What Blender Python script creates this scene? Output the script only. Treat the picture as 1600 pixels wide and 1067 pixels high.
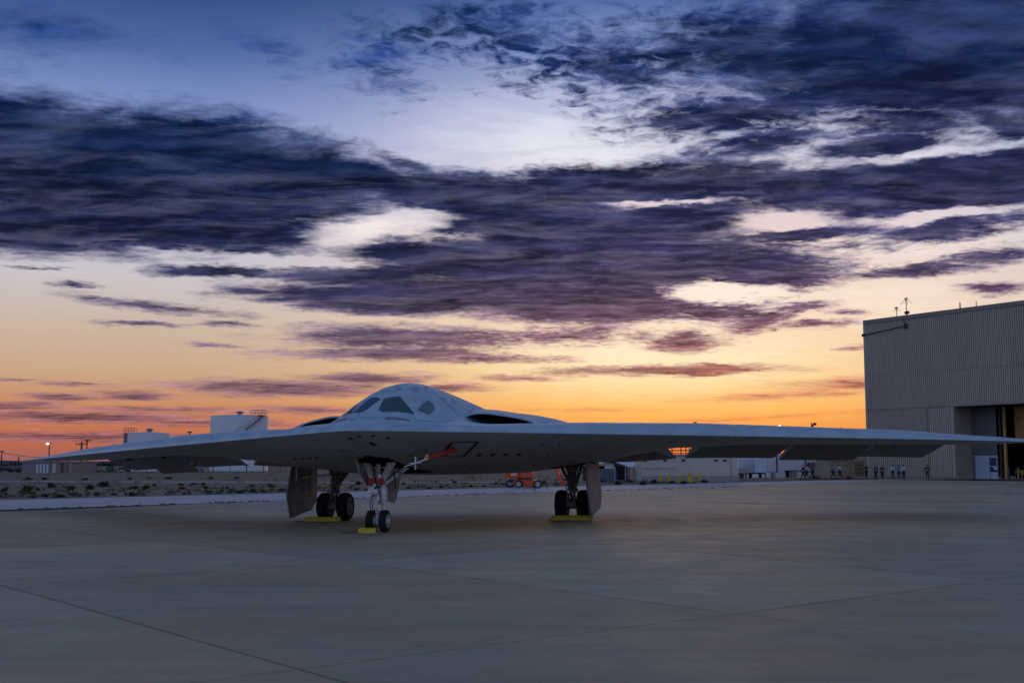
import bpy, bmesh, math, random
from mathutils import Vector, Matrix
from mathutils.bvhtree import BVHTree
R = math.radians
random.seed(7)
for o in list(bpy.data.objects): bpy.data.objects.remove(o)
SC = bpy.context.scene
COL = SC.collection

# ------------------------------------------------------------------ camera
F = 1840.0; HOR = 723.0; CH = 2.0                # focal length (px of a 1600 px frame), horizon row, eye height
PITCH = math.atan((HOR-533.5)/F)
cam = bpy.data.cameras.new('camera'); camo = bpy.data.objects.new('camera', cam); COL.objects.link(camo)
camo.location = (0, 0, CH); camo.rotation_euler = (math.pi/2+PITCH, 0, 0)
cam.sensor_width = 36; cam.lens = F/1600*36; cam.clip_end = 30000; cam.clip_start = 0.1
SC.camera = camo
FW = Vector((0, math.cos(PITCH), math.sin(PITCH))); UP = Vector((0, -math.sin(PITCH), math.cos(PITCH)))
EYE = Vector((0, 0, CH))
def ray(px, py): return (FW + Vector((1, 0, 0))*((px-800)/F) + UP*((533.5-py)/F)).normalized()
def G(px, py, z=0.0):
    d = ray(px, py); return EYE + d*((z-CH)/d.z)
def AT(px, py, depth):
    d = ray(px, py); return EYE + d*(depth/d.y)

# ------------------------------------------------------------------ sky
SUN_AZ, SUN_EL = R(8.0), R(2.0)
world = bpy.data.worlds.new('World'); SC.world = world; world.use_nodes = True
nt = world.node_tree; nt.nodes.clear()
def nd(t, **k):
    n = nt.nodes.new(t)
    for a, v in k.items(): setattr(n, a, v)
    return n
def put(sock, v):
    if v is None: return
    if isinstance(v, bpy.types.NodeSocket): nt.links.new(v, sock)
    else: sock.default_value = v
def mth(op, a, b=None, c=None, clamp=False):
    n = nd('ShaderNodeMath', operation=op); n.use_clamp = clamp
    put(n.inputs[0], a); put(n.inputs[1], b); put(n.inputs[2], c)
    return n.outputs[0]
def vmth(op, a, b=None, s=None):
    n = nd('ShaderNodeVectorMath', operation=op)
    put(n.inputs[0], a)
    if b is not None: put(n.inputs[1], b)
    if s is not None: put(n.inputs['Scale'], s)
    return n.outputs[0]
def sstep(v, a, b, lo=0.0, hi=1.0):
    n = nd('ShaderNodeMapRange', interpolation_type='SMOOTHSTEP')
    put(n.inputs['Value'], v); n.inputs['From Min'].default_value = a; n.inputs['From Max'].default_value = b
    n.inputs['To Min'].default_value = lo; n.inputs['To Max'].default_value = hi
    return n.outputs[0]
def mixc(f, a, b, mode='MIX'):
    n = nd('ShaderNodeMix', data_type='RGBA', blend_type=mode)
    n.clamp_factor = True
    put(n.inputs[0], f); put(n.inputs[6], a); put(n.inputs[7], b)
    return n.outputs[2]
def lin(c): return tuple((x/255/12.92 if x <= 10 else ((x/255+.055)/1.055)**2.4) for x in c)+(1.0,)
def ramp(v, stops):
    n = nd('ShaderNodeValToRGB'); put(n.inputs[0], v); cr = n.color_ramp; cr.interpolation = 'LINEAR'
    while len(cr.elements) > 1: cr.elements.remove(cr.elements[-1])
    cr.elements[0].position = stops[0][0]; cr.elements[0].color = lin(stops[0][1])
    for p, c in stops[1:]:
        e = cr.elements.new(p); e.color = lin(c)
    return n.outputs[0]
def noise(vec, scale, detail=6, rough=.55, dist=0.0, out=0, lac=2.0):
    n = nd('ShaderNodeTexNoise', noise_dimensions='3D')
    put(n.inputs['Vector'], vec); n.inputs['Scale'].default_value = scale; n.inputs['Detail'].default_value = detail
    n.inputs['Roughness'].default_value = rough; n.inputs['Distortion'].default_value = dist; n.inputs['Lacunarity'].default_value = lac
    return n.outputs[out]
tc = nd('ShaderNodeTexCoord'); dirv = tc.outputs['Generated']
sx = nd('ShaderNodeSeparateXYZ'); put(sx.inputs[0], dirv)
dx, dy, dz = sx.outputs
K = 1850.0
az = mth('ARCTAN2', dx, dy); el = mth('ARCSINE', dz)
elp = mth('MAXIMUM', el, 0.0)
def comb(x, y, z=0.0):
    n = nd('ShaderNodeCombineXYZ'); put(n.inputs[0], x); put(n.inputs[1], y); put(n.inputs[2], z); return n.outputs[0]
SP = comb(mth('MULTIPLY_ADD', az, K, 800.0), mth('MULTIPLY_ADD', el, -K, HOR), 0.0)    # sky coordinates: azimuth and elevation
def s_of(px, py):
    d = ray(px, py); return (math.atan2(d.x, d.y)*K+800, HOR-math.asin(d.z)*K)
# cloud deck coordinates: where the ray meets a high flat layer
zz = mth('ADD', mth('MAXIMUM', dz, 0.0), 0.07)
Q = comb(mth('DIVIDE', dx, zz), mth('DIVIDE', dy, zz), 0.0)
n_warp = noise(Q, .9, 5, .6, 0, 1)
n_warp2 = noise(Q, 3.2, 4, .6, 0, 1)
lowk = sstep(el, .02, .22, .30, 1.0)
w1 = vmth('MULTIPLY', vmth('SUBTRACT', n_warp, (.5, .5, .5)), (130, 26, 0))
w2 = vmth('MULTIPLY', vmth('SUBTRACT', n_warp2, (.5, .5, .5)), (90, 26, 0))
WS = vmth('ADD', SP, vmth('SCALE', vmth('ADD', w1, w2), s=lowk))
WS = vmth('ADD', WS, vmth('SCALE', vmth('MULTIPLY', vmth('SUBTRACT', noise(Q, 11, 4, .6, 0, 1), (.5, .5, .5)), (46, 22, 0)), s=lowk))
def blob(vec, px, py, rx, ry, rot=0, amp=1.0, kind='SPHERICAL'):
    x, y = s_of(px, py)
    m = nd('ShaderNodeMapping', vector_type='TEXTURE')
    put(m.inputs['Vector'], vec); m.inputs['Location'].default_value = (x, y, 0)
    m.inputs['Rotation'].default_value = (0, 0, R(rot)); m.inputs['Scale'].default_value = (rx, ry, 1)
    g = nd('ShaderNodeTexGradient', gradient_type=kind); put(g.inputs[0], m.outputs[0])
    return mth('MULTIPLY', g.outputs['Fac'], amp)
def union(vec, L, kind='SPHERICAL'):
    acc = None
    for b in L:
        g = blob(vec, *b, kind=kind) if len(b) >= 4 else None
        acc = g if acc is None else mth('MAXIMUM', acc, g)
    return acc
CLOUDS = [
 (150,272,560,140,3,1.7),(370,268,370,118,7,1.6),(60,340,440,78,0,1.5),(300,368,300,50,0,1.3),(560,278,190,58,14,1.2),(630,258,110,22,24,.8),
 (720,308,280,52,2,1.45),(920,300,320,56,-3,1.5),(1100,285,280,54,-3,1.2),
 (880,365,440,66,-1,1.6),(1060,345,280,54,0,1.3),(640,394,170,30,0,1.1),(760,405,340,54,0,1.4),(1010,410,350,66,0,1.6),
 (820,450,450,54,0,1.6),(600,468,350,36,1,1.4),(960,478,350,42,0,1.45),(410,458,150,13,0,.95),(370,427,240,15,0,.95),(560,432,260,28,0,1.15),
 (1185,425,210,42,0,1.4),(1120,487,150,34,0,1.05),(1185,500,90,30,-10,1.0),(1168,462,70,32,0,.85),
 (1400,288,460,68,-1,1.7),(1580,285,220,64,0,1.5),(1365,228,170,32,-3,1.3),(1190,225,160,44,-10,1.1),(1130,245,190,42,-10,.95),(1050,262,160,34,-5,.85),
 (1440,80,500,150,2,1.5),(1580,90,260,160,0,1.4),(1150,80,360,120,4,1.0),(940,100,320,100,4,.85),(770,60,300,130,6,.68),(620,80,220,140,0,.52),(1180,178,350,50,-3,1.0),(1400,190,280,48,0,.95),(1560,185,120,44,25,1.05),
 (60,40,330,110,0,.50),(390,65,150,70,25,.44),(20,110,160,60,0,.36),
 (1240,364,280,22,0,1.1),(1480,358,260,34,-6,1.0),(1430,425,230,18,-3,.95),(1560,402,160,24,-6,.85),(1240,440,120,30,0,.9),(1340,385,150,16,-4,.7),
 (640,528,330,32,0,1.0),(600,553,290,20,0,.95),(890,525,160,26,0,.95),(740,562,240,13,0,.85),(1075,536,120,22,0,.95),(1000,528,70,22,0,.7),(1070,527,50,20,0,.8),(1050,578,310,15,0,1.1),
 (450,606,280,23,0,1.05),(700,606,150,14,0,.8),(580,592,200,19,0,.85),(820,590,130,11,0,.65),
 (240,480,190,15,4,.85),(200,507,120,7,0,.8),(118,448,50,11,0,.85),(80,420,80,7,0,.8),(150,468,60,8,0,.7),(350,508,90,8,0,.7),(350,540,110,7,0,.65),
 (210,616,110,12,0,.9),(95,619,110,11,0,.9),(130,600,120,7,0,.75),(30,593,80,6,0,.75),(20,634,150,13,0,.9),(250,640,330,9,0,.75),(120,652,330,17,0,.95),(330,660,300,14,0,.75),(120,682,400,13,0,.85),(480,640,260,12,0,.75),
 (1255,480,90,15,0,.95),(1275,507,130,11,0,.85),(1330,490,60,9,0,.65),(1565,450,90,16,0,.8),(1340,543,60,8,0,.65),
 (1390,600,330,24,0,.72),(1230,618,300,14,-2,.6),(1200,652,380,10,-3,.5),(900,640,300,9,0,.45),
]
cov = union(WS, CLOUDS)
GLOWS = [(880,222,420,140,4,1.25),(590,362,240,46,-4,1.0),(1000,250,300,60,0,.8),(1150,458,260,75,0,1.7),(1480,225,420,50,-6,.85),(1420,380,360,70,0,.9),(1060,385,150,30,0,.5),
         (870,545,330,90,0,.75),(1050,510,420,90,0,.75),(1000,590,420,60,0,1.2),(1020,575,460,120,0,1.9),(1380,470,420,90,0,.7),(1350,505,120,24,0,.9)]
glow = union(WS, GLOWS, 'QUADRATIC_SPHERE')
HOLES = [(600,362,170,26,-5,.62),(1122,457,110,28,0,1.1),(1215,344,120,18,0,.8),(1000,318,190,7,0,.55),(450,406,300,9,0,.5),(1450,243,260,12,-2,.6),(700,372,120,10,0,.5),(1520,335,180,12,0,.7)]
holes = union(WS, HOLES)
inframe = blob(SP, 800, 350, 1500, 900, 0, 1.0)
n1 = noise(Q, 2.2, 9, .62, .4)
n2 = noise(Q, 17, 5, .62, .6)
vq = vmth('MULTIPLY', Q, (1.0, 1.6, 1.0))
n3 = noise(vq, 5.0, 9, .63, 0.25)
# away from the framed sky the same deck goes on, broken by the noise alone
outcov = mth('MULTIPLY', sstep(noise(Q, .45, 4, .5), .50, .72), .6)
cov = mth('MAXIMUM', cov, mth('MULTIPLY', outcov, sstep(inframe, .30, .05)))
fade = sstep(el, .015, .10, .55, 1.0)
det = mth('ADD', mth('MULTIPLY', mth('SUBTRACT', n1, .5), .95), mth('MULTIPLY', mth('SUBTRACT', n3, .5), .75))
mott = union(SP, [(820,90,520,250,8,1.9),(1250,200,420,110,-4,1.0),(1450,400,330,90,-4,1.0),(1150,470,260,90,0,1.2),(880,540,420,60,0,.8)])
det = mth('ADD', det, mth('MULTIPLY', mth('SUBTRACT', n2, .5), mth('MULTIPLY_ADD', mott, .9, .38)))
x = mth('ADD', mth('SUBTRACT', cov, holes), mth('MULTIPLY', mth('MULTIPLY', det, fade), sstep(cov, 0.0, .25)))
dens = sstep(x, .14, .68)
core = sstep(x, .30, 1.0)
# clear sky behind: west side (left of the glow) and the side where the sun went down
t = mth('DIVIDE', elp, math.pi/2)
e = lambda y: max(0.0, (math.atan((533.5-y)/F)+PITCH)/(math.pi/2))
left = ramp(t, [(0,(150,100,104)),(e(700),(184,104,80)),(e(672),(198,116,82)),(e(640),(204,140,100)),(e(590),(206,168,136)),(e(520),(206,184,166)),(e(440),(206,200,206)),(e(330),(184,190,222)),
                (e(200),(136,154,206)),(e(100),(78,106,166)),(e(0),(42,70,126)),(.34,(60,82,136)),(.6,(92,106,142)),(1,(104,108,130))])
right = ramp(t, [(0,(228,112,48)),(e(690),(244,138,60)),(e(640),(254,186,100)),(e(600),(254,206,140)),(e(540),(251,218,178)),(e(460),(248,218,198)),(e(380),(236,212,208)),(e(260),(214,210,226)),
                (e(160),(176,184,220)),(e(60),(126,146,198)),(e(0),(80,108,168)),(.34,(56,86,148)),(.6,(92,106,142)),(1,(104,108,130))])
east = ramp(t, [(0,(134,132,164)),(.06,(156,160,200)),(.15,(156,176,222)),(.34,(124,150,200)),(.6,(100,116,154)),(1,(104,108,130))])
daz = mth('ABSOLUTE', mth('SUBTRACT', az, R(9)))
clear = mixc(sstep(daz, .04, .44), right, left)
clear = mixc(sstep(daz, .6, 2.0), clear, east)
hot = ramp(t, [(0,(255,150,60)),(e(640),(255,200,110)),(e(580),(255,236,190)),(e(500),(255,240,222)),(e(380),(252,236,230)),(e(240),(232,234,246)),(e(100),(190,200,232)),(1,(150,170,215))])
glown = mth('MULTIPLY', glow, sstep(n3, .25, .7, .35, 1.25))
clear = mixc(mth('MULTIPLY', glown, 1.15, clamp=True), clear, hot)
sky = nd('ShaderNodeTexSky', sky_type='NISHITA'); sky.sun_disc = False
sky.sun_elevation = SUN_EL; sky.sun_rotation = SUN_AZ; sky.dust_density = 2.0; sky.air_density = 1.2; sky.ozone_density = 2.0
nish = vmth('SCALE', sky.outputs[0], s=0.10)
clear = mixc(.05, clear, nish)
cl_left = ramp(t, [(0,(118,74,84)),(e(660),(128,84,92)),(e(600),(118,90,104)),(e(540),(100,84,108)),(e(470),(52,52,86)),(e(380),(24,33,68)),(e(280),(13,29,63)),(e(160),(18,40,86)),(e(0),(26,54,106)),(.3,(40,54,92)),(1,(64,66,86))])
cl_right = ramp(t, [(0,(176,92,52)),(e(650),(190,104,60)),(e(600),(168,102,84)),(e(560),(150,96,92)),(e(500),(108,74,96)),(e(430),(66,58,92)),(e(350),(46,47,88)),(e(270),(35,39,76)),(e(160),(22,36,78)),(e(0),(17,34,78)),(.3,(40,54,92)),(1,(64,66,86))])
ccol = mixc(sstep(mth('ABSOLUTE', mth('SUBTRACT', az, R(14))), .08, .42), cl_right, cl_left)
n4 = noise(vmth('MULTIPLY', Q, (1.0, 2.0, 1.0)), 2.0, 8, .62, .3)
n5 = noise(vmth('ADD', vmth('MULTIPLY', Q, (1.0, 1.9, 1.0)), (7.3, 2.1, 0)), 3.0, 9, .64, .5)
thin = mth('MULTIPLY', sstep(n5, .44, .72), sstep(core, .35, 1.0, .75, .22))
dens = mth('MULTIPLY', dens, mth('SUBTRACT', 1.0, mth('MULTIPLY', thin, .35)))
vqs = vmth('ADD', vq, (.035, .10, 0))
n3s = noise(vqs, 5.0, 6, .60, .25)
n5s = noise(vmth('ADD', vq, (.02, .05, 0)), 13.0, 4, .6, .3); n5c = noise(vq, 13.0, 4, .6, .3)
emb = mth('ADD', mth('MULTIPLY', mth('SUBTRACT', n3, n3s), 1.5), mth('MULTIPLY', mth('SUBTRACT', n5c, n5s), .8))
bright = mth('ADD', sstep(n3, .25, .75, .62, 1.5), mth('MULTIPLY', mth('SUBTRACT', n1, .5), .9))
ccol2 = vmth('SCALE', ccol, s=mth('MULTIPLY', mth('MULTIPLY', bright, sstep(n4, .3, .7, .58, 1.55)), sstep(core, 0, .9, 1.5, .74)))
transl = ramp(t, [(0,(190,112,84)),(e(650),(204,132,104)),(e(590),(184,136,136)),(e(520),(150,122,148)),(e(460),(120,108,148)),(e(380),(98,100,150)),(e(280),(80,92,148)),(e(160),(82,98,160)),(e(0),(70,96,158)),(.3,(84,98,142)),(1,(104,106,126))])
ccol2 = mixc(thin, ccol2, transl)
lit = mth('MULTIPLY', mth('MAXIMUM', emb, 0.0), mth('MULTIPLY', sstep(core, .1, 1.0, .70, .22), sstep(el, .0, .06, .25, 1.0)), clamp=True)
lit = mth('MULTIPLY', lit, sstep(daz, .0, .30, 2.4, 1.0), clamp=True)
ccol2 = mixc(lit, ccol2, mixc(sstep(core, .1, .7, .25, .8), clear, transl))
ccol2 = vmth('SCALE', ccol2, s=mth('SUBTRACT', 1.0, mth('MULTIPLY', mth('MAXIMUM', mth('MULTIPLY', emb, -1.0), 0.0), .45, clamp=True)))
skyc = mixc(mth('MULTIPLY', dens, .995), clear, ccol2)
skyc = mixc(sstep(el, -.004, -.05), skyc, (.10, .09, .09, 1))
bg = nd('ShaderNodeBackground'); put(bg.inputs[0], skyc); bg.inputs[1].default_value = 1.0
wo = nd('ShaderNodeOutputWorld'); put(wo.inputs[0], bg.outputs[0])
try:
    world.cycles.sampling_method = 'MANUAL'; world.cycles.sample_map_resolution = 512
except Exception: pass

# ------------------------------------------------------------------ sun (already behind the cloud bank) and exposure
sl = bpy.data.lights.new('sun', 'SUN'); so = bpy.data.objects.new('sun', sl); COL.objects.link(so)
sl.energy = 0.25; sl.angle = R(14); sl.color = (1.0, .62, .36)
so.rotation_euler = (math.pi/2-SUN_EL, 0, math.pi-SUN_AZ)
SC.view_settings.view_transform = 'Standard'; SC.view_settings.look = 'None'
SC.view_settings.exposure = 0.0; SC.view_settings.gamma = 1.0; SC.view_settings.use_curve_mapping = False

# ------------------------------------------------------------------ helpers
def tag(o, label=None, cat=None, group=None, kind=None):
    if label: o['label'] = label
    if cat: o['category'] = cat
    if group: o['group'] = group
    if kind: o['kind'] = kind
    return o
def empty(name, loc, rz=0.0, label=None, cat=None, group=None):
    o = bpy.data.objects.new(name, None); COL.objects.link(o); o.location = loc; o.rotation_euler = (0, 0, rz)
    o.empty_display_size = .2
    return tag(o, label, cat, group)
class MB:
    def __init__(s): s.v = []; s.f = []
    def add(s, vs, fs):
        n = len(s.v); s.v += [tuple(p) for p in vs]; s.f += [tuple(i+n for i in f) for f in fs]; return s
    def box(s, c, d, m=None):
        cx, cy, cz = c; a, b, h = d[0]/2, d[1]/2, d[2]/2
        P = [Vector((x, y, z)) for x in (-a, a) for y in (-b, b) for z in (-h, h)]
        if m is not None: P = [m @ p for p in P]
        P = [p+Vector(c) for p in P]
        return s.add(P, [(0,1,3,2),(4,6,7,5),(0,4,5,1),(2,3,7,6),(0,2,6,4),(1,5,7,3)])
    def cyl(s, p0, p1, r0, r1=None, n=10, caps=True):
        r1 = r0 if r1 is None else r1
        p0 = Vector(p0); p1 = Vector(p1); d = (p1-p0).normalized()
        u = d.cross(Vector((0, 0, 1)));
        if u.length < 1e-4: u = Vector((1, 0, 0))
        u.normalize(); w = d.cross(u)
        V = []
        for (p, r) in ((p0, r0), (p1, r1)):
            for k in range(n):
                a = 2*math.pi*k/n; V.append(p+u*math.cos(a)*r+w*math.sin(a)*r)
        fs = [(k, (k+1) % n, n+(k+1) % n, n+k) for k in range(n)]
        if caps: fs += [tuple(range(n-1, -1, -1)), tuple(range(n, 2*n))]
        return s.add(V, fs)
    def lathe(s, c, axis, prof, n=24):          # prof: (offset along axis, radius)
        c = Vector(c); d = Vector(axis).normalized(); u = d.cross(Vector((0, 0, 1)))
        if u.length < 1e-4: u = Vector((1, 0, 0))
        u.normalize(); w = d.cross(u); V = []; m = len(prof)
        for (o, r) in prof:
            for k in range(n):
                a = 2*math.pi*k/n; V.append(c+d*o+(u*math.cos(a)+w*math.sin(a))*max(r, 1e-4))
        fs = [(i*n+k, i*n+(k+1) % n, (i+1)*n+(k+1) % n, (i+1)*n+k) for i in range(m-1) for k in range(n)]
        fs += [tuple(range(n-1, -1, -1)), tuple(range((m-1)*n, m*n))]
        return s.add(V, fs)
    def prism(s, pts, ext):                      # a flat outline given depth
        e = Vector(ext); n = len(pts); P = [Vector(p) for p in pts]
        return s.add(P+[p+e for p in P], [tuple(range(n)), tuple(range(2*n-1, n-1, -1))]+[(k, n+k, n+(k+1) % n, (k+1) % n) for k in range(n)])
    def build(s, name, mat, parent=None, smooth=False, bevel=0.0):
        me = bpy.data.meshes.new(name); me.from_pydata(s.v, [], s.f); me.update()
        bm = bmesh.new(); bm.from_mesh(me); bmesh.ops.recalc_face_normals(bm, faces=bm.faces); bm.to_mesh(me); bm.free()
        if smooth:
            for p in me.polygons: p.use_smooth = True
            if smooth is not True:
                me.set_sharp_from_angle(angle=R(smooth))
        me.materials.append(mat)
        o = bpy.data.objects.new(name, me); COL.objects.link(o)
        if parent is not None: o.parent = parent
        if bevel:
            b = o.modifiers.new('bevel', 'BEVEL'); b.width = bevel; b.segments = 2; b.limit_method = 'ANGLE'
        return o
def copy_tree(o, parent=None):
    c = o.copy(); COL.objects.link(c); c.parent = parent
    for ch in list(o.children): copy_tree(ch, c)
    return c
# materials
def mat(name, col, rough=.6, metal=0.0, var=.12, scale=4.0, bump=0.0, bscale=40.0, spec=.5, rnd=0.0, emit=None, col2=None, stretch=None):
    m = bpy.data.materials.new(name); m.use_nodes = True; t = m.node_tree; b = t.nodes['Principled BSDF']
    b.inputs['Roughness'].default_value = rough; b.inputs['Metallic'].default_value = metal; b.inputs['Specular IOR Level'].default_value = spec
    c = t.nodes.new('ShaderNodeTexCoord'); src = c.outputs['Object']
    if stretch:
        mp = t.nodes.new('ShaderNodeMapping'); mp.inputs['Scale'].default_value = stretch; t.links.new(src, mp.inputs[0]); src = mp.outputs[0]
    n = t.nodes.new('ShaderNodeTexNoise'); n.inputs['Scale'].default_value = scale; n.inputs['Detail'].default_value = 6; n.inputs['Roughness'].default_value = .62
    t.links.new(src, n.inputs['Vector'])
    mr = t.nodes.new('ShaderNodeMapRange'); mr.inputs['From Min'].default_value = .3; mr.inputs['From Max'].default_value = .7
    t.links.new(n.outputs[0], mr.inputs['Value'])
    mx = t.nodes.new('ShaderNodeMix'); mx.data_type = 'RGBA'
    d = col2 if col2 else tuple(x*(1-2*var) for x in col)
    h = tuple(min(1, x*(1+var)) for x in col)
    mx.inputs[6].default_value = (*d, 1); mx.inputs[7].default_value = (*h, 1); t.links.new(mr.outputs[0], mx.inputs[0])
    out = mx.outputs[2]
    if rnd:
        oi = t.nodes.new('ShaderNodeObjectInfo'); r = t.nodes.new('ShaderNodeMapRange')
        r.inputs['To Min'].default_value = 1-rnd; r.inputs['To Max'].default_value = 1+rnd; t.links.new(oi.outputs['Random'], r.inputs['Value'])
        sc = t.nodes.new('ShaderNodeVectorMath'); sc.operation = 'SCALE'; t.links.new(out, sc.inputs[0]); t.links.new(r.outputs[0], sc.inputs['Scale']); out = sc.outputs[0]
    t.links.new(out, b.inputs['Base Color'])
    if bump:
        n2 = t.nodes.new('ShaderNodeTexNoise'); n2.inputs['Scale'].default_value = bscale; n2.inputs['Detail'].default_value = 5; t.links.new(src, n2.inputs['Vector'])
        bp = t.nodes.new('ShaderNodeBump'); bp.inputs['Strength'].default_value = bump; bp.inputs['Distance'].default_value = .02
        t.links.new(n2.outputs[0], bp.inputs['Height']); t.links.new(bp.outputs[0], b.inputs['Normal'])
    if emit:
        b.inputs['Emission Color'].default_value = (*emit[0], 1); b.inputs['Emission Strength'].default_value = emit[1]
    return m
M = {}
M['belly_shade'] = mat('aircraft_grey_shaded', (.31, .31, .305), .5, var=.06, scale=.9, spec=.3, bump=.05, bscale=3)  # same aircraft paint, darkened to put the underside's shade into the colour
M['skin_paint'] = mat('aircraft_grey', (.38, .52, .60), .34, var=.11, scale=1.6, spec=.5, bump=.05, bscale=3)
M['elevon'] = mat('elevon_grey_shaded', (.17, .17, .17), .55, var=.06, scale=2, spec=.3)  # shade of the drooped undersides put into the whole panel colour
M['slot'] = mat('dark_slot', (.012, .012, .013), .6, var=.1)
M['seam'] = mat('panel_seam', (.10, .105, .11), .6, var=.2)
M['glass_side_reflection'] = mat('side_glass_reflection', (.10, .165, .18), .10, var=.1, spec=.4)  # paler than the front panes: a bright reflection put into the base colour
M['vent_grey'] = mat('vent_grey', (.20, .22, .24), .6, var=.1)
M['glass'] = mat('cockpit_glass', (.014, .062, .070), .06, var=.1, spec=.35)
M['duct'] = mat('intake_duct', (.006, .006, .008), .9, var=.1, spec=.05)
M['tyre'] = mat('tyre_rubber', (.014, .014, .015), .8, var=.25, scale=8, spec=.3)
M['rim'] = mat('rim_white', (.55, .56, .56), .45, var=.12, scale=9)
M['rim_tan'] = mat('rim_dull', (.34, .30, .26), .45, metal=.3, var=.25, scale=9)
M['gear'] = mat('gear_white', (.76, .75, .71), .45, var=.22, scale=9, bump=.2)
M['gear_dark'] = mat('gear_dull', (.20, .175, .15), .55, var=.4, scale=10, bump=.2)
M['gear_tan'] = mat('gear_tan', (.52, .45, .37), .5, var=.3, scale=9, bump=.2)
M['patch'] = mat('patch_grey', (.34, .37, .40), .5, var=.1)
M['chrome'] = mat('piston_steel', (.6, .6, .62), .25, metal=.9, var=.08)
M['door_in'] = mat('door_inner', (.36, .33, .30), .6, var=.18, scale=2.5)
M['bay'] = mat('wheel_bay', (.05, .045, .04), .8, var=.4, scale=4)
M['door_out'] = mat('door_outer', (.30, .275, .26), .5, var=.1, scale=2)
M['door_tan'] = mat('door_tan', (.27, .22, .16), .6, var=.18, scale=4)
M['red'] = mat('cover_red', (.42, .018, .014), .6, var=.15, scale=10)
M['yellow'] = mat('chock_yellow', (.62, .47, .015), .55, var=.16, scale=7, bump=.15)
M['probe'] = mat('probe_white', (.75, .76, .78), .3, var=.05)
M['rope'] = mat('rope_dark', (.03, .028, .025), .9, var=.2)
# ------------------------------------------------------------------ ground
AXN = Vector((-4.44, 32.2, 0)); HEAD = R(13.1); ROLL = .0157
def sm(a, b, v):
    v = min(1, max(0, (v-a)/(b-a))); return v*v*(3-2*v)
def gz(x, y):                                   # the apron falls slightly to the left where the aircraft stands
    u = (x-AXN.x)*math.cos(HEAD)-(y-AXN.y)*math.sin(HEAD)
    return ROLL*u*math.exp(-(u/17)**4)*sm(17, 29, y)*(1-sm(49, 60, y))
def concrete(name, col, rnd, stain):
    m = bpy.data.materials.new(name); m.use_nodes = True; t = m.node_tree; b = t.nodes['Principled BSDF']
    g = t.nodes.new('ShaderNodeNewGeometry'); pos = g.outputs['Position']
    def nz(s, d=6, r=.6, st=None):
        n = t.nodes.new('ShaderNodeTexNoise'); n.inputs['Scale'].default_value = s; n.inputs['Detail'].default_value = d; n.inputs['Roughness'].default_value = r
        if st:
            mp = t.nodes.new('ShaderNodeMapping'); mp.inputs['Scale'].default_value = st; mp.inputs['Rotation'].default_value = (0, 0, R(40)); t.links.new(pos, mp.inputs[0]); t.links.new(mp.outputs[0], n.inputs['Vector'])
        else: t.links.new(pos, n.inputs['Vector'])
        return n.outputs[0]
    def mr(v, a, bb, lo, hi):
        n = t.nodes.new('ShaderNodeMapRange'); t.links.new(v, n.inputs['Value'])
        for k, q in (('From Min', a), ('From Max', bb), ('To Min', lo), ('To Max', hi)): n.inputs[k].default_value = q
        return n.outputs[0]
    def mul(a, c):
        n = t.nodes.new('ShaderNodeMath'); n.operation = 'MULTIPLY'; t.links.new(a, n.inputs[0]); t.links.new(c, n.inputs[1]); return n.outputs[0]
    v = mul(mr(nz(.22, 5), .3, .7, 1-stain, 1+stain*.7), mr(nz(1.3, 8, .7), .3, .7, 1-stain*.8, 1+stain*.6))
    v = mul(v, mr(nz(.5, 6, .65, (.25, 2.2, 1)), .3, .7, 1-stain*.8, 1+stain*.6))
    v = mul(v, mr(nz(45, 4, .75), .3, .7, .84, 1.16)); v = mul(v, mr(nz(.8, 5, .6, (.10, 1.6, 1)), .35, .7, 1.03, .90))
    oi = t.nodes.new('ShaderNodeObjectInfo'); v = mul(v, mr(oi.outputs['Random'], 0, 1, 1-rnd, 1+rnd))
    spot = mr(nz(2.3, 3, .5), .70, .74, 1.0, .72); v = mul(v, spot)
    hue = t.nodes.new('ShaderNodeMix'); hue.data_type = 'RGBA'; hue.inputs[6].default_value = (col[0]*1.10, col[1]*.99, col[2]*.90, 1); hue.inputs[7].default_value = (col[0]*.92, col[1]*1.0, col[2]*1.1, 1)
    t.links.new(mr(nz(.15, 4), .38, .62, 0, 1), hue.inputs[0])
    s = t.nodes.new('ShaderNodeVectorMath'); s.operation = 'SCALE'; t.links.new(hue.outputs[2], s.inputs[0]); t.links.new(v, s.inputs['Scale'])
    t.links.new(s.outputs[0], b.inputs['Base Color'])
    t.links.new(mr(nz(.9, 6), .3, .7, .55, .8), b.inputs['Roughness']); b.inputs['Specular IOR Level'].default_value = .35
    bp = t.nodes.new('ShaderNodeBump'); bp.inputs['Strength'].default_value = .25; bp.inputs['Distance'].default_value = .01
    t.links.new(nz(25, 6, .7), bp.inputs['Height']); t.links.new(bp.outputs[0], b.inputs['Normal'])
    return m
M['slab'] = concrete('apron_concrete', (.365, .325, .222), .12, .14)
M['strip'] = concrete('pale_concrete', (.46, .47, .48), .03, .12)
M['joint'] = mat('joint_filler', (.03, .029, .028), .9, var=.3, scale=2)
M['soil'] = mat('dry_soil', (.225, .19, .145), .95, var=.25, scale=.35, bump=.6, bscale=3, spec=.1)
M['track'] = mat('pale_track', (.36, .33, .30), .9, var=.15, scale=.4, spec=.1)
def sheet(name, mt, pts, z, kind='structure', lab=None):
    o = MB().add([(p[0], p[1], z) for p in pts], [tuple(range(len(pts)))]).build(name, mt)
    return tag(o, lab, kind=kind)
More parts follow.
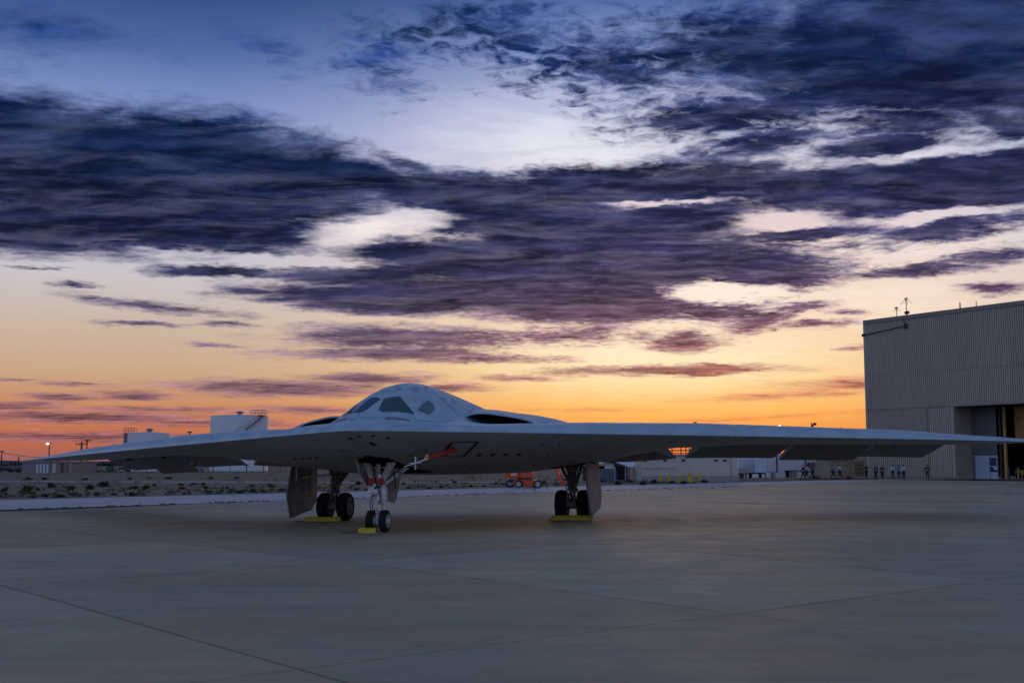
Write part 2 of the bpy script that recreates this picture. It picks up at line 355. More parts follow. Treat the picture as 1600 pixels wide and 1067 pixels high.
# the apron: joint filler sheet under individual slabs
nx, ny = 60, 60
V = []; Fc = []
for j in range(ny+1):
    for i in range(nx+1):
        x = -70+140*i/nx; y = -10+150*j/ny; V.append((x, y, gz(x, y)-.035))
for j in range(ny):
    for i in range(nx): a = j*(nx+1)+i; Fc.append((a, a+1, a+nx+2, a+nx+1))
apron = tag(MB().add(V, Fc).build('apron', M['joint'], smooth=True), kind='structure')
sheet('terrain', M['soil'], [(-9000, -3000), (9000, -3000), (9000, 15000), (-9000, 15000)], -.30)
P1, P2, P3, P4, P5 = G(10, 914), G(525, 880), G(1150, 958), G(440, 1046), G(1555, 908)
bvec = ((P5-P3)+(P3-P4)+(P2-P1))/3; avec = ((P3-P2)+(P4-P1))/2
far0, far1 = G(0, 781), G(1150, 753.5)
fd = (far1-far0); fn = Vector((-fd.y, fd.x, 0)).normalized()
def beyond(p): return (Vector((p[0], p[1], 0))-far0).dot(fn)
slabs = 0
for i in range(-16, 17):
    for j in range(-16, 17):
        o0 = P3+bvec*i+avec*j
        c = o0+bvec*.5+avec*.5
        if c.y < -2 or c.y > 138 or abs(c.x) > .52*max(c.y, 0)+9 or beyond(c) > 2: continue
        gl = (.022 if i == -1 else .014)/bvec.length; gr_ = (.022 if i == -2 else .014)/bvec.length; ga_ = .014/avec.length; n = 4; V = []; Fc = []
        top = []
        for q in range(n+1):
            for p in range(n+1):
                P = o0+bvec*(gl+(1-gl-gr_)*p/n)+avec*(ga_+(1-2*ga_)*q/n)
                V.append((P.x, P.y, gz(P.x, P.y)+random.uniform(-.0, .0)))
        for q in range(n):
            for p in range(n): a = q*(n+1)+p; Fc.append((a, a+1, a+n+2, a+n+1))
        for (a, b) in [(0, n), (n, (n+1)**2-1), ((n+1)**2-1, n*(n+1)), (n*(n+1), 0)]:
            k = len(V); V.append((V[a][0], V[a][1], V[a][2]-.06)); V.append((V[b][0], V[b][1], V[b][2]-.06)); Fc.append((a, b, k+1, k))
        MB().add(V, Fc).build('slab', M['slab'], apron); slabs += 1
# pale concrete taxiway along the apron edge, then the dirt infield
def line(pxs, z=0): return [G(x, y, z) for x, y in pxs]
n0, n1_ = G(0, 797), G(840, 769)
def ext(p, q, k): return p+(q-p)*k
fa, fb = ext(far0, far1, -1.2), ext(far0, far1, 1.25)
na, nb = ext(n0, n1_, -1.6), ext(n0, n1_, 2.9)
sheet('taxiway', M['strip'], [na, nb, fb, fa], .012)
sheet('infield', M['soil'], [fa, fb, fb+fn*60+fd*.3, fb+fn*900+fd*6, fa+fn*1500-fd*8, fa-fd*1.0], .03)
# ------------------------------------------------------------------ the aircraft
TAN = .74; XT = 20.9; XC = 17.8; XK = 8.0
YT_ = XT*TAN; YC = YT_+(XT-XC)*TAN; YK = YC-(XC-XK)*TAN; YTL = YK+XK*TAN
def yLE(a): return math.sqrt((a*TAN)**2+.35**2)-.35
def yTE(a):
    if a < XK: return YTL-a*TAN
    if a < XC: return YK+(a-XK)*TAN
    return YC-(a-XC)*TAN
def itp(tab, v):
    for (x0, y0), (x1, y1) in zip(tab, tab[1:]):
        if v <= x1:
            k = (v-x0)/(x1-x0); k = k*k*(3-2*k)*.45+k*.55
            return y0+(y1-y0)*k
    return tab[-1][1]
def zLE(a): return 2.88-.0172*a-.00022*a*a
DB = [(0,1.29),(2.4,1.22),(4.3,1.02),(5.6,.82),(6.9,.60),(8.2,.40),(10.5,.24),(15,.18),(19,.10),(20.9,.01)]
HTOP = [(0,.24),(3,.27),(6,.38),(9,.42),(15,.34),(19,.17),(20.9,.02)]
def zTE(a): return zLE(a)-.02
def hump(a, y):
    if y < .8 or y > 15.8: return 0
    if y < 5.8: u = (y-.8)/5.0; h = math.sin(math.pi/2*u)**1.12
    else: u = (y-5.8)/10.0; h = 1-sm(0, 1, u)*.62-u*.38
    w = 1.2+1.02*sm(.8, 5.0, y)+.85*sm(5.0, 9.5, y)
    v = a/w
    return 1.22*h*max(0, 1-v*v)**1.4 if v < 1 else 0
def ztop(a, y, hm=True):
    le, te = yLE(a), yTE(a); c = max(te-le, 1e-3); s = max(0, y-le)*.8; t = min(1, max(0, (y-le)/c))
    L2 = min(1.35, c*.5+.05); v = min(1, s/L2); q = math.sqrt(max(0, 1-(1-v)**2))
    dors = .20*sm(1.0, 5.0, y)*(1-sm(1.5, 3.2, a))*(1-sm(.5, 1, t))
    z = zLE(a)+(itp(HTOP, a)*q+dors+.0)*(1-sm(.38, 1.05, t))
    return z+(hump(a, y) if hm else 0)
def zbot(a, y):
    le, te = yLE(a), yTE(a); c = max(te-le, 1e-3); s = max(0, y-le)*.8; t = min(1, max(0, (y-le)/c))
    k = sm(5, 10, a); L = 2.3*(1-k)+.9*k; tcl = .74*(1-k)+.42*k
    p = 1-math.exp(-s/L*1.35); p = p/(1-math.exp(-6)) if p < 1 else 1
    return zLE(a)-.012-itp(DB, a)*p*(1-sm(tcl, 1.02, t))
CUT = 1.35
def yEnd(a):
    te = yTE(a); le = yLE(a)
    k = sm(1.4, 1.5, a)*(1-sm(17.45, 17.55, a))
    return max(le+.001, te-CUT*k)
xs = set()
for k in range(0, 41): xs.add(round(4.0*k/40, 4))
for k in range(0, 53): xs.add(round(4.0+16.0*k/52, 4))
for v in (1.4, 1.5, 17.45, 17.55, 7.95, 8.0, 8.05, 20.3, 20.6, 20.8, 20.899): xs.add(v)
xs = sorted(xs); XS = [-x for x in xs[::-1] if x > 0]+xs
NT = 56
bm = bmesh.new(); top = []; bot = []; lower = []
for X in XS:
    a = abs(X); le, en = yLE(a), yEnd(a); tr = []; br = []
    for k in range(NT+1):
        tt = k/NT; tt = tt*tt*.75+tt*.25 if True else tt
        y = le+(en-le)*tt
        tr.append(bm.verts.new((X, y, ztop(a, y))))
        br.append(tr[0] if False else bm.verts.new((X, y, zbot(a, y))))
    top.append(tr); bot.append(br)
for i in range(len(XS)-1):
    for k in range(NT):
        bm.faces.new((top[i][k], top[i+1][k], top[i+1][k+1], top[i][k+1]))
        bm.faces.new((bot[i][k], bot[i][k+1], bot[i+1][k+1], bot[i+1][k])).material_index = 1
    bm.faces.new((top[i][0], bot[i][0], bot[i+1][0], top[i+1][0]))
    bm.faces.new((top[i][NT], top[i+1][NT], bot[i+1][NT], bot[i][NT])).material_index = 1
for i in (0, -1):
    for k in range(NT): bm.faces.new((top[i][k], top[i][k+1], bot[i][k+1], bot[i][k]))
bmesh.ops.recalc_face_normals(bm, faces=bm.faces)
me = bpy.data.meshes.new('airframe'); bm.to_mesh(me); bm.free()
for p in me.polygons: p.use_smooth = True
me.set_sharp_from_angle(angle=R(38)); me.materials.append(M['skin_paint']); me.materials.append(M['belly_shade'])
jet = empty('stealth_bomber', AXN, -HEAD, 'pale grey flying wing bomber parked on the apron, nose gear forward', 'aircraft')
JM = Matrix.Translation(AXN) @ Matrix.Rotation(-HEAD, 4, 'Z') @ Matrix.Rotation(-math.atan(ROLL), 4, 'Y')
jet.matrix_world = JM
JI = JM.inverted()
airframe = bpy.data.objects.new('airframe', me); COL.objects.link(airframe); airframe.parent = jet
bvh = BVHTree.FromPolygons([v.co.copy() for v in me.vertices], [tuple(p.vertices) for p in me.polygons])
def hit(px, py, off=.006):
    o = JI @ EYE; d = (JI.to_3x3() @ ray(px, py)).normalized()
    loc, nrm, idx, dist = bvh.ray_cast(o, d)
    if loc is None: return None
    if nrm.dot(d) > 0: nrm = -nrm
    return loc+nrm*off
def decal(name, poly, mt, off=.006, cuts=3, mirror=False, parent=None, th=0.0):
    bm = bmesh.new(); f = bm.faces.new([bm.verts.new((x, y, 0)) for x, y in poly])
    bmesh.ops.triangulate(bm, faces=bm.faces)
    for _ in range(cuts): bmesh.ops.subdivide_edges(bm, edges=bm.edges, cuts=1, use_grid_fill=True)
    bad = []
    for v in bm.verts:
        h = hit(v.co.x, v.co.y, off)
        if h is None: bad.append(v)
        else: v.co = h
    if bad: bmesh.ops.delete(bm, geom=bad, context='VERTS')
    bmesh.ops.recalc_face_normals(bm, faces=bm.faces)
    if mirror:
        for v in bm.verts: v.co.x *= -1
        bmesh.ops.reverse_faces(bm, faces=bm.faces)
    m = bpy.data.meshes.new(name); bm.to_mesh(m); bm.free(); m.materials.append(mt)
    for p in m.polygons: p.use_smooth = True
    o = bpy.data.objects.new(name, m); COL.objects.link(o); o.parent = parent or jet
    return o
def grow(poly, k):
    cx = sum(p[0] for p in poly)/len(poly); cy = sum(p[1] for p in poly)/len(poly)
    out = []
    for x, y in poly:
        d = math.hypot(x-cx, y-cy); out.append((cx+(x-cx)*(d+k)/d, cy+(y-cy)*(d+k)/d))
    return out
WIN_F = [(592.2,640),(600.4,623.3),(612,621),(625,620),(632,629),(647,647),(634,644),(618,642.6),(606,642.6),(598,643.5)]
WIN_S = [(652.6,640),(660,632.5),(669,626),(677,632),(679,639),(670.6,647)]
VENT = [(600,655),(602,651.6),(620,651.8),(638,655),(641.5,658),(630,656.6),(614,655.4)]
for mir in (False, True):
    for poly in (WIN_F, WIN_S):
        fr = decal('window_frame', grow(poly, .8), M['vent_grey'], .008, 3, mir)
        w = decal('cockpit_window', poly, M['glass'] if poly is WIN_F else M['glass_side_reflection'], .016, 3, mir)
        fr.parent = w
    decal('air_data_vent', VENT, M['vent_grey'], .008, 3, mir)
# engine inlets: hollow fairings open at the front
def fairing(sg):
    mb = MB(); NA, NY = 22, 26; outer = []; inner = []
    for j in range(NY+1):
        v = j/NY; r1 = []; r2 = []
        for i in range(NA+1):
            a = i/NA
            xi = 1.86-.75*sm(0, .3, v); xo = 4.25+.8*sm(0, .35, v)-.9*sm(.45, 1, v)
            X = xi+(xo-xi)*a
            y = 4.9+.8*a+v*7.4
            prof = math.sin(math.pi*min(1, a**.72))**.7
            h = prof*(.41+.15*sm(0, .35, v))*(1-sm(.35, 1, v))
            z = ztop(X, y, False)
            r1.append((sg*X, y, z+h-.04)); r2.append((sg*X, y, z+max(0, h-.05)-.045))
        outer.append(r1); inner.append(r2)
    n = NA+1
    vs = [p for r in outer for p in r]; fs = [(j*n+i, j*n+i+1, (j+1)*n+i+1, (j+1)*n+i) for j in range(NY) for i in range(NA)]
    mb.add(vs, fs); k0 = len(mb.v); 
    vi = [p for r in inner[:1] for p in r]; mb.add(vi, []); fs = [(i, i+1, k0+i+1, k0+i) for i in range(NA)]; mb.f += fs
    fo = mb.build('engine_fairing', M['skin_paint'], jet, smooth=40)
    d = MB(); d.add([p for r in inner for p in r], [(j*n+i, j*n+i+1, (j+1)*n+i+1, (j+1)*n+i) for j in range(NY) for i in range(NA)])
    fl = []
    for j in (0, 6):
        for i in range(NA+1):
            p = inner[j][i]; fl.append((p[0], p[1]+(.0 if j else .03), ztop(abs(p[0]), p[1], False)+.012))
    d.add(fl, [(i, i+1, n+i+1, n+i) for i in range(NA)])
    d.build('intake_duct', M['duct'], fo, smooth=True)
fairing(1); fairing(-1)
# drooped elevons
def elevon(sg, x0, x1, inner, ang, name='elevon', ch=1.42):
    P = []
    hd = Vector((1, -TAN if inner else TAN, 0)).normalized(); pd = Vector((-hd.y, hd.x, 0))
    N = 6; mb = MB(); rows = []
    for k in range(N+1):
        X = x0+(x1-x0)*k/N; y = yTE(X)-CUT+.02
        if inner: y = YTL-X*TAN-CUT+.02
        zt, zb = ztop(X, y), zbot(X, y)
        zt = max(zt, zb+.05)
        h = Vector((X, y, 0)); te = h+pd*ch*math.cos(R(ang)); zh = (zt+zb)/2
        md = h+pd*ch*.35*math.cos(R(ang*.8))
        rows.append([(h.x, h.y, zt), (md.x, md.y, zt-ch*.35*math.sin(R(ang))+.0), (te.x, te.y, zh-ch*math.sin(R(ang))+.012), (te.x, te.y, zh-ch*math.sin(R(ang))-.012), (md.x, md.y, zb-ch*.35*math.sin(R(ang))-.0), (h.x, h.y, zb)])
    V = [(sg*p[0], p[1], p[2]) for r in rows for p in r]
    Fc = [(k*6+i, k*6+(i+1) % 6, (k+1)*6+(i+1) % 6, (k+1)*6+i) for k in range(N) for i in range(6)]
    Fc += [tuple(range(6)), tuple(N*6+i for i in range(5, -1, -1))]
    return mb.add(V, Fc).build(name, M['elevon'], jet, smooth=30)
for sg in (1, -1):
    elevon(sg, 1.7, 7.15, True, 25, 'body_flap')
    for (a, b, an) in ((8.95, 11.88, 28), (12.06, 14.74, 31 if sg > 0 else 36), (14.92, 17.42, 24 if sg > 0 else 25)):
        e_ = elevon(sg, a, b, False, an)
        hb = MB()
        X = a+.6; y = yTE(X)-CUT; z = zbot(X, y)
        hb.box((sg*(X), y+.12, z-.06), (.05, .5, .10)); hb.build('hinge_arm', M['slot'], e_)
# slots, panels and the crest on the underside
def quad(cx, cy, w, h, sl): return [(cx-w/2+sl, cy-h/2), (cx+w/2+sl, cy-h/2), (cx+w/2-sl, cy+h/2), (cx-w/2-sl, cy+h/2)]
for (x_, y_, w_, h_, s_) in [(749,710.4,6.5,4,1.6),(769.8,710.2,6.5,4,1.6),(790,710.2,6.5,4,1.6),(810.8,710,6.5,4,1.6),(829,709.7,3,1.8,.5),(856.7,709.5,4,2,.6),(847,693.6,3.4,2.2,.5),(874,694,2.6,2.2,.2),
                             (548,685,6.5,2.8,-1.6),(561,681.5,6.5,2.2,-1.2),(583.4,680.8,6.5,2.2,0),(606,684,6.5,3,1.8),
                             (461.5,716.6,5,3,-2),(472.6,715.9,5,3,-2),(483.5,715.4,5,3,-2),(495.4,714.6,5,3,-2),(712,728,4,1.2,.4),(728,726,4,1.2,.4),(665,734.5,16,1.4,.3),(733,730,4,1.2,.3)]:
    decal('flush_slot', quad(x_, y_, w_, h_, s_), M['slot'], .007, 1)
par = [(706, 690.8), (747, 690), (724, 713), (688, 712.5)]
def strip(p, q, w):
    d = Vector((q[0]-p[0], q[1]-p[1])); n = Vector((-d.y, d.x)).normalized()*w/2
    return [(p[0]+n.x, p[1]+n.y), (q[0]+n.x, q[1]+n.y), (q[0]-n.x, q[1]-n.y), (p[0]-n.x, p[1]-n.y)]
for k, w in ((0, 1.4), (1, 3.4), (2, 1.1), (3, 2.8)):
    decal('panel_edge', strip(par[k], par[(k+1) % 4], w), M['slot'], .007, 3)
for k in range(4):
    q = [(652, 703), (668, 700.5), (655, 710), (638, 712.5)]
    decal('access_panel_edge', strip(q[k], q[(k+1) % 4], .7), M['seam'], .006, 2)
    q = [(528, 703), (545, 703.5), (562, 714), (548, 714)]
    decal('access_panel_edge', strip(q[k], q[(k+1) % 4], .7), M['seam'], .006, 2)
decal('crest', [(576, 692), (583, 693.2), (579, 689.6), (585, 692.2), (591, 692.8), (587, 694.4), (584.5, 697.2), (582.5, 694.4)], M['slot'], .008, 2)
# faint maintenance patches on the upper surface
for q in ([(618,606),(624,604),(628,607),(622,609)],[(640,606),(652,604),(655,610),(648,614)],[(662,604),(668,603.5),(669,607),(664,608)],[(688,622),(694,621),(699,626),(693,627)],[(703,624),(709,624),(715,631),(709,631)],[(545,654.5),(556,653.4),(555,657),(546,657.4)],[(700,630),(705,633),(712,637),(707,637)]):
    decal('patch', q, M['patch'], .006, 1)
for (x_, y0_, y1_, k_) in [(250,681.5,696,-3),(330,675.5,691,-3),(410,668.5,683,-3),(880,659,677,3),(960,662,678,3),(1050,664.5,680,3),(1140,667,683,3),(1230,669,685,3),(1330,671,686,3),(1430,673,688,2)]:
    decal('skin_seam', strip((x_+k_, y0_), (x_-k_, y1_), .55), M['patch'], .004, 3)
for (p_, q_) in [((650,603),(672,640)),((672,607),(716,648)),((560,652),(590,654)),((650,657),(700,659)),((590,612),(640,608))]:
    decal('skin_seam', strip(p_, q_, .5), M['patch'], .004, 3)
# air data boom with red cover
b0 = hit(710, 702.5, 0.0); tipw = AT(632, 729, (JM @ b0).y-3.6); b1 = JI @ tipw
bd = (b1-b0)
boom = MB().cyl(b0+bd*.52, b1, .022, .012, 8).build('air_data_boom', M['probe'], jet, smooth=40)
MB().cyl(b0-bd*.02, b0+bd*.56, .095, .035, 12).build('boom_cover', M['red'], boom, smooth=40)
pv = b0+bd*.80
MB().box(pv, (.012, .09, .34)).box(pv, (.34, .09, .012)).build('vane', M['probe'], boom)
MB().box(b0+bd*.59+Vector((0, 0, .05)), (.05, .10, .17), Matrix.Rotation(R(25), 3, 'Y')).build('cover_tag', M['yellow'], boom)
# wheels
def wheel(parent, c, r, w, rim_m, name):
    wl = MB().cyl((c[0]-w*.55, c[1], c[2]), (c[0]+w*.55, c[1], c[2]), r*.2, n=12).build(name, M['gear_dark'], parent, smooth=40)
    h = w/2; tp = [(-h*.86, r*.58), (-h, r*.70), (-h*.97, r*.86), (-h*.74, r*.97), (-h*.35, r), (-h*.30, r*.985), (-h*.24, r), (h*.24, r), (h*.30, r*.985), (h*.35, r), (h*.74, r*.97), (h*.97, r*.86), (h, r*.70), (h*.86, r*.58)]
    MB().lathe(c, (1, 0, 0), tp, 40).build('tyre', M['tyre'], wl, smooth=40)
    rm = MB()
    for sgn in (1, -1):
        rm.lathe((c[0]+sgn*h*.80, c[1], c[2]), (sgn, 0, 0), [(-.02, r*.60), (.03, r*.60), (.035, r*.54), (-.02, r*.50), (-.03, r*.36), (.035, r*.28), (.06, r*.24), (.06, r*.10)], 28)
        for k in range(9):
            a = 2*math.pi*k/9
            rm.cyl((c[0]+sgn*h*.78, c[1]+math.cos(a)*r*.43, c[2]+math.sin(a)*r*.43), (c[0]+sgn*(h*.78+.03), c[1]+math.cos(a)*r*.43, c[2]+math.sin(a)*r*.43), r*.055, n=6)
    rm.build('rim', rim_m, wl, smooth=35)
    return wl
# nose gear (2.43 m behind the nose)
YN = 2.45
for sgn in (1, -1): wheel(jet, (sgn*.20, YN, .32), .32, .22, M['rim'], 'nose_wheel')
st = MB().cyl((0, YN, .30), (0, YN+.03, .95), .055, n=14).build('nose_strut', M['chrome'], jet, smooth=40)
MB().cyl((-.2, YN, .32), (.2, YN, .32), .045, n=12).box((0, YN, .34), (.13, .14, .2)).cyl((0, YN, .40), (0, YN, .62), .075, n=12).build('axle', M['gear'], st, smooth=40)
MB().cyl((0, YN+.02, .90), (0, YN+.08, 1.62), .085, .095, 14).cyl((0, YN+.02, .88), (0, YN+.02, .94), .11, n=14).cyl((0, YN+.04, 1.2), (0, YN+.04, 1.28), .12, n=14).build('upper_cylinder', M['gear'], st, smooth=40)
MB().box((-.18, YN-.02, 1.22), (.20, .18, .24)).box((-.15, YN-.03, .98), (.17, .16, .19)).box((.20, YN-.02, 1.12), (.15, .16, .40)).build('steering_box', M['gear'], st, bevel=.015)
MB().cyl((.0, YN-.12, .56), (-.03, YN-.26, .74), .026, n=8).cyl((-.03, YN-.26, .74), (0, YN-.1, .92), .026, n=8).cyl((.06, YN-.12, .56), (.06, YN-.26, .74), .022, n=8).cyl((.06, YN-.26, .74), (.05, YN-.1, .92), .022, n=8).build('torque_link', M['gear'], st, smooth=40)
for sgn in (1, -1):
    MB().lathe((sgn*.145, YN-.12, 1.47), (0, -1, 0), [(0, .085), (.03, .105), (.05, .1), (.055, .06)], 18).build('lamp_cover', M['red'], st, smooth=40)
leg = MB()
for sgn in (1, -1):
    leg.cyl((sgn*.10, YN-.02, 1.38), (sgn*.54, YN+.12, 2.34), .075, .17, 10)
    leg.cyl((sgn*.05, YN-.05, 1.55), (sgn*.055, YN+.05, 2.1), .02, n=8)
leg.cyl((-.22, YN+.1, 1.86), (.22, YN+.1, 1.86), .022, n=8).cyl((-.06, YN-.02, 1.78), (.06, YN-.02, 1.78), .02, n=8).cyl((-.06, YN, 2.05), (.06, YN, 2.05), .02, n=8)
leg.cyl((0, YN-.02, 1.55), (0, YN+.15, 2.2), .04, n=8)
leg.build('strut_fork', M['gear_tan'], st, smooth=40)
MB().cyl((.04, YN+.02, 1.42), (.34, YN+1.5, 2.05), .06, n=10).cyl((.16, YN+.02, 1.36), (.62, YN+1.3, 1.98), .06, .075, n=10).build('drag_brace', M['gear'], st, smooth=40)
hose = MB()
for k, (sx_, amp_) in enumerate(((-.12, .10), (.11, .07), (-.06, .06))):
    pts = [Vector((sx_+amp_*math.sin(q*.9)*(-1 if sx_ < 0 else 1), YN-.10-.03*k+.03*math.cos(q), .5+.17*q)) for q in range(9)]
    for p, q in zip(pts, pts[1:]): hose.cyl(p, q, .012, n=6)
tag(hose.build('hydraulic_hose', M['slot'], st, smooth=True), kind='stuff')
MB().lathe((-.02, YN-.16, 1.16), (0, -1, 0), [(0, .07), (.05, .085), (.06, .075), (.062, .02)], 14).build('landing_light', M['chrome'], st, smooth=40)
for k_, (x_, z_, w_, h_, m_) in enumerate([(-.06, 1.36, .10, .08, 'gear'), (.07, .86, .09, .10, 'gear_dark'), (-.09, .78, .07, .08, 'gear'), (.02, 1.30, .16, .05, 'slot'), (-.21, 1.38, .05, .12, 'gear_dark'), (.24, 1.36, .05, .14, 'gear_tan'), (.10, 1.62, .08, .10, 'gear'), (-.12, 1.70, .07, .16, 'gear_dark')]):
    MB().box((x_, YN-.12, z_), (w_, .07, h_)).build('valve_block', M[m_], st, bevel=.008)
# nose bay: flat black sheet painted for its shaded hollow, and its doors, following the belly
def belly(name, pts, mt, off=.006, cuts=3):
    bm = bmesh.new(); bm.faces.new([bm.verts.new((x, y, 0)) for x, y in pts]); bmesh.ops.triangulate(bm, faces=bm.faces)
    for _ in range(cuts): bmesh.ops.subdivide_edges(bm, edges=bm.edges, cuts=1, use_grid_fill=True)
    for v in bm.verts: v.co.z = zbot(abs(v.co.x), v.co.y)-off
    bmesh.ops.recalc_face_normals(bm, faces=bm.faces)
    m = bpy.data.meshes.new(name); bm.to_mesh(m); bm.free(); m.materials.append(mt); o = bpy.data.objects.new(name, m); COL.objects.link(o); o.parent = jet; return o
belly('nose_bay_shade', [(0, 1.5), (.52, 1.95), (.62, 2.6), (.85, 5.4), (-.50, 5.4), (-.50, 2.6), (-.46, 1.95)], M['duct'], .008, 4)
def plate(name, pts, th, mt, parent, rib=None):
    P = [Vector(p) for p in pts]; n = (P[1]-P[0]).cross(P[2]-P[0]).normalized()*th
    return MB().prism(P, n).build(name, mt, parent, bevel=.006)
zb0 = lambda x_, y_: zbot(abs(x_), y_)
ld = plate('nose_gear_door', [(-.52, 2.0, zb0(.5, 2.0)+.02), (-.52, 3.6, zb0(.5, 3.6)+.02), (-.36, 3.4, 1.30), (-.33, 2.5, 1.32), (-.44, 2.12, 1.7)], .03, M['door_in'], jet)
for d_, sg in ((ld, -1),):
    for y_ in (2.5, 3.1): MB().box((sg*.47, y_, 1.75), (.03, .06, .5)).build('door_rib', M['gear'], d_)
plate('strut_door', [(.02, YN+.55, 1.75), (.52, YN+.62, 1.75), (.40, YN+.45, .92), (.36, YN+.40, .82), (.08, YN+.38, .90)], .03, M['door_tan'], st)
MB().cyl((.44, YN+.2, 1.72), (.46, YN+.2, 1.25), .02, n=8).build('door_link', M['slot'], st)
# main gears
YM = 10.15
for sg in (1, -1):
    xm = sg*4.37
    for k in (1, -1): wheel(jet, (xm+k*.38, YM, .5), .5, .40, M['rim_tan'], 'main_wheel')
    ms = MB().cyl((xm, YM, .45), (xm, YM, 1.15), .10, n=14).build('main_strut', M['chrome'], jet, smooth=40)
    MB().cyl((xm-.3, YM, .5), (xm+.3, YM, .5), .09, n=12).box((xm, YM, .55), (.24, .26, .32)).cyl((xm-.16, YM-.18, .5), (xm+.16, YM-.18, .5), .14, n=12).build('axle', M['gear_dark'], ms, smooth=40)
    MB().cyl((xm, YM, 1.0), (xm-sg*.02, YM, 1.62), .15, .17, 16).cyl((xm, YM, 1.62), (xm-sg*.02, YM+.05, 2.15), .18, .40, 16).cyl((xm, YM, .98), (xm, YM, 1.06), .19, n=16).build('upper_cylinder', M['gear_dark'], ms, smooth=40)
    MB().cyl((xm+sg*.02, YM-.2, .62), (xm, YM-.42, .92), .05, n=8).cyl((xm, YM-.42, .92), (xm, YM-.18, 1.25), .05, n=8).build('torque_link', M['gear_dark'], ms, smooth=40)
    MB().cyl((xm-sg*.05, YM-.1, 1.15), (xm-sg*.55, YM+.4, 2.0), .055, n=10).cyl((xm+sg*.1, YM+.1, 1.2), (xm+sg*.1, YM+1.6, 1.95), .06, n=10).build('side_brace', M['gear_dark'], ms, smooth=40)
    hs = MB(); rr = random.Random(3+sg)
    for k in range(11):
        z0 = .55+.1*k; hs.box((xm+rr.uniform(-.17, .17), YM-.2+rr.uniform(-.05, .04), z0), (rr.uniform(.06, .16), .08, rr.uniform(.05, .12)))
    for k in range(3):
        pts = [Vector((xm-.14+.13*k+.04*math.sin(q*1.3+k), YM-.24, .5+.15*q)) for q in range(8)]
        for p, q in zip(pts, pts[1:]): hs.cyl(p, q, .014, n=6)
    tag(hs.build('hydraulic_lines', M['gear_dark'], ms), kind='stuff')
    # outboard door, hanging, long hexagon outline
    xo = sg*5.05 if sg > 0 else sg*5.55
    spl = sg*.10
    fr_, rr_ = YM-1.45, YM+1.35
    zt = lambda y_: zbot(abs(xo), y_)+.06
    pts = [(xo, fr_+.35, zt(fr_+.35)), (xo+spl*.6, fr_, .98), (xo+spl*1.1, fr_+.42, .12), (xo+spl*1.0, rr_-.45, .36), (xo+spl*.8, rr_, .72), (xo, rr_-.2, zt(rr_-.2))]
    P = [Vector(p) for p in pts]; mdo = MB().prism(P, Vector((sg*.05, 0, 0))).build('main_gear_door', M['door_out'], jet, bevel=.008)
    ins = MB()
    c = sum(P, Vector())/6; ins.prism([c+(p-c)*.90-Vector((sg*.012, 0, 0)) for p in P], Vector((-sg*.02, 0, 0)))
    for k in range(3):
        y_ = fr_+.75+.55*k; ins.box((xo-sg*.05, y_, 1.45), (.06, .07, .75))
    ins.build('door_liner', M['door_in'], mdo)
    MB().cyl((xo-sg*.03, YM-.3, 1.55), (xm+sg*.15, YM-.1, 1.65), .045, n=10).build('door_actuator', M['gear'], mdo, smooth=40)
    MB().cyl((xo-sg*.05, fr_+.55, zt(fr_+.5)-.05), (xo-sg*.05, fr_+.55, 1.4), .04, n=8).build('door_hinge', M['gear'], mdo, smooth=40)
    if sg > 0:
        tx = MB()
        for k in range(7):
            if k == 3: continue
            tx.box((xo+.062+spl*.5, YM+.55, 1.36-.085*k), (.006, .22, .028)).box((xo+.062+spl*.5, YM+.46, 1.345-.085*k), (.006, .03, .05))
        tag(tx.build('stencil', M['red'], mdo), kind='stuff')
    belly('main_bay_shade', [(sg*3.7, YM-1.1), (sg*5.2, YM-1.1), (sg*5.2, YM+1.3), (sg*3.7, YM+1.3)], M['duct'], .008, 3)  # flat black sheet on the belly, painted in for the bay's shade
# ------------------------------------------------------------------ chocks (loose things on the apron)
def jw(x, y, z=0): return JM @ Vector((x, y, z))
def chock(c, L, w, h, label, rope_to):
    p = jw(*c); o = empty('wheel_chock', p, -HEAD, label, 'chock', 'yellow wheel chocks'); o.rotation_euler = (0, -math.atan(ROLL), -HEAD)
    pr = [(-w/2, 0), (w/2, 0), (w/2*.72, h*.62), (w/2*.35, h), (-w/2*.35, h), (-w/2*.72, h*.62)]
    MB().prism([(-L/2, a, b) for a, b in pr], (L, 0, 0)).build('block', M['yellow'], o, bevel=.012)
    for e_ in (-1, 1): MB().box((e_*(L/2+.012), 0, h*.5), (.024, w*.3, h*.4)).build('handle', M['rope'], o)
    rp = MB(); pts = [Vector((-L/2-.02-rope_to*q/6, .03*math.sin(q*1.1), .015)) for q in range(7)]
    for a, b in zip(pts, pts[1:]): rp.cyl(a, b, .013, n=6)
    rp.build('rope', M['rope'], o)
    return o
chock((-.16, YN-.45), .52, .2, .15, 'short bright yellow chock in front of the nose wheels', .5)
chock((-4.55, YM-.68), 1.30, .22, .16, 'long yellow chock before the main wheels beside the wide open gear door', .45)
chock((4.45, YM-.68), 1.36, .22, .16, 'long yellow chock before the main wheels nearest the orange boom lift', .1)
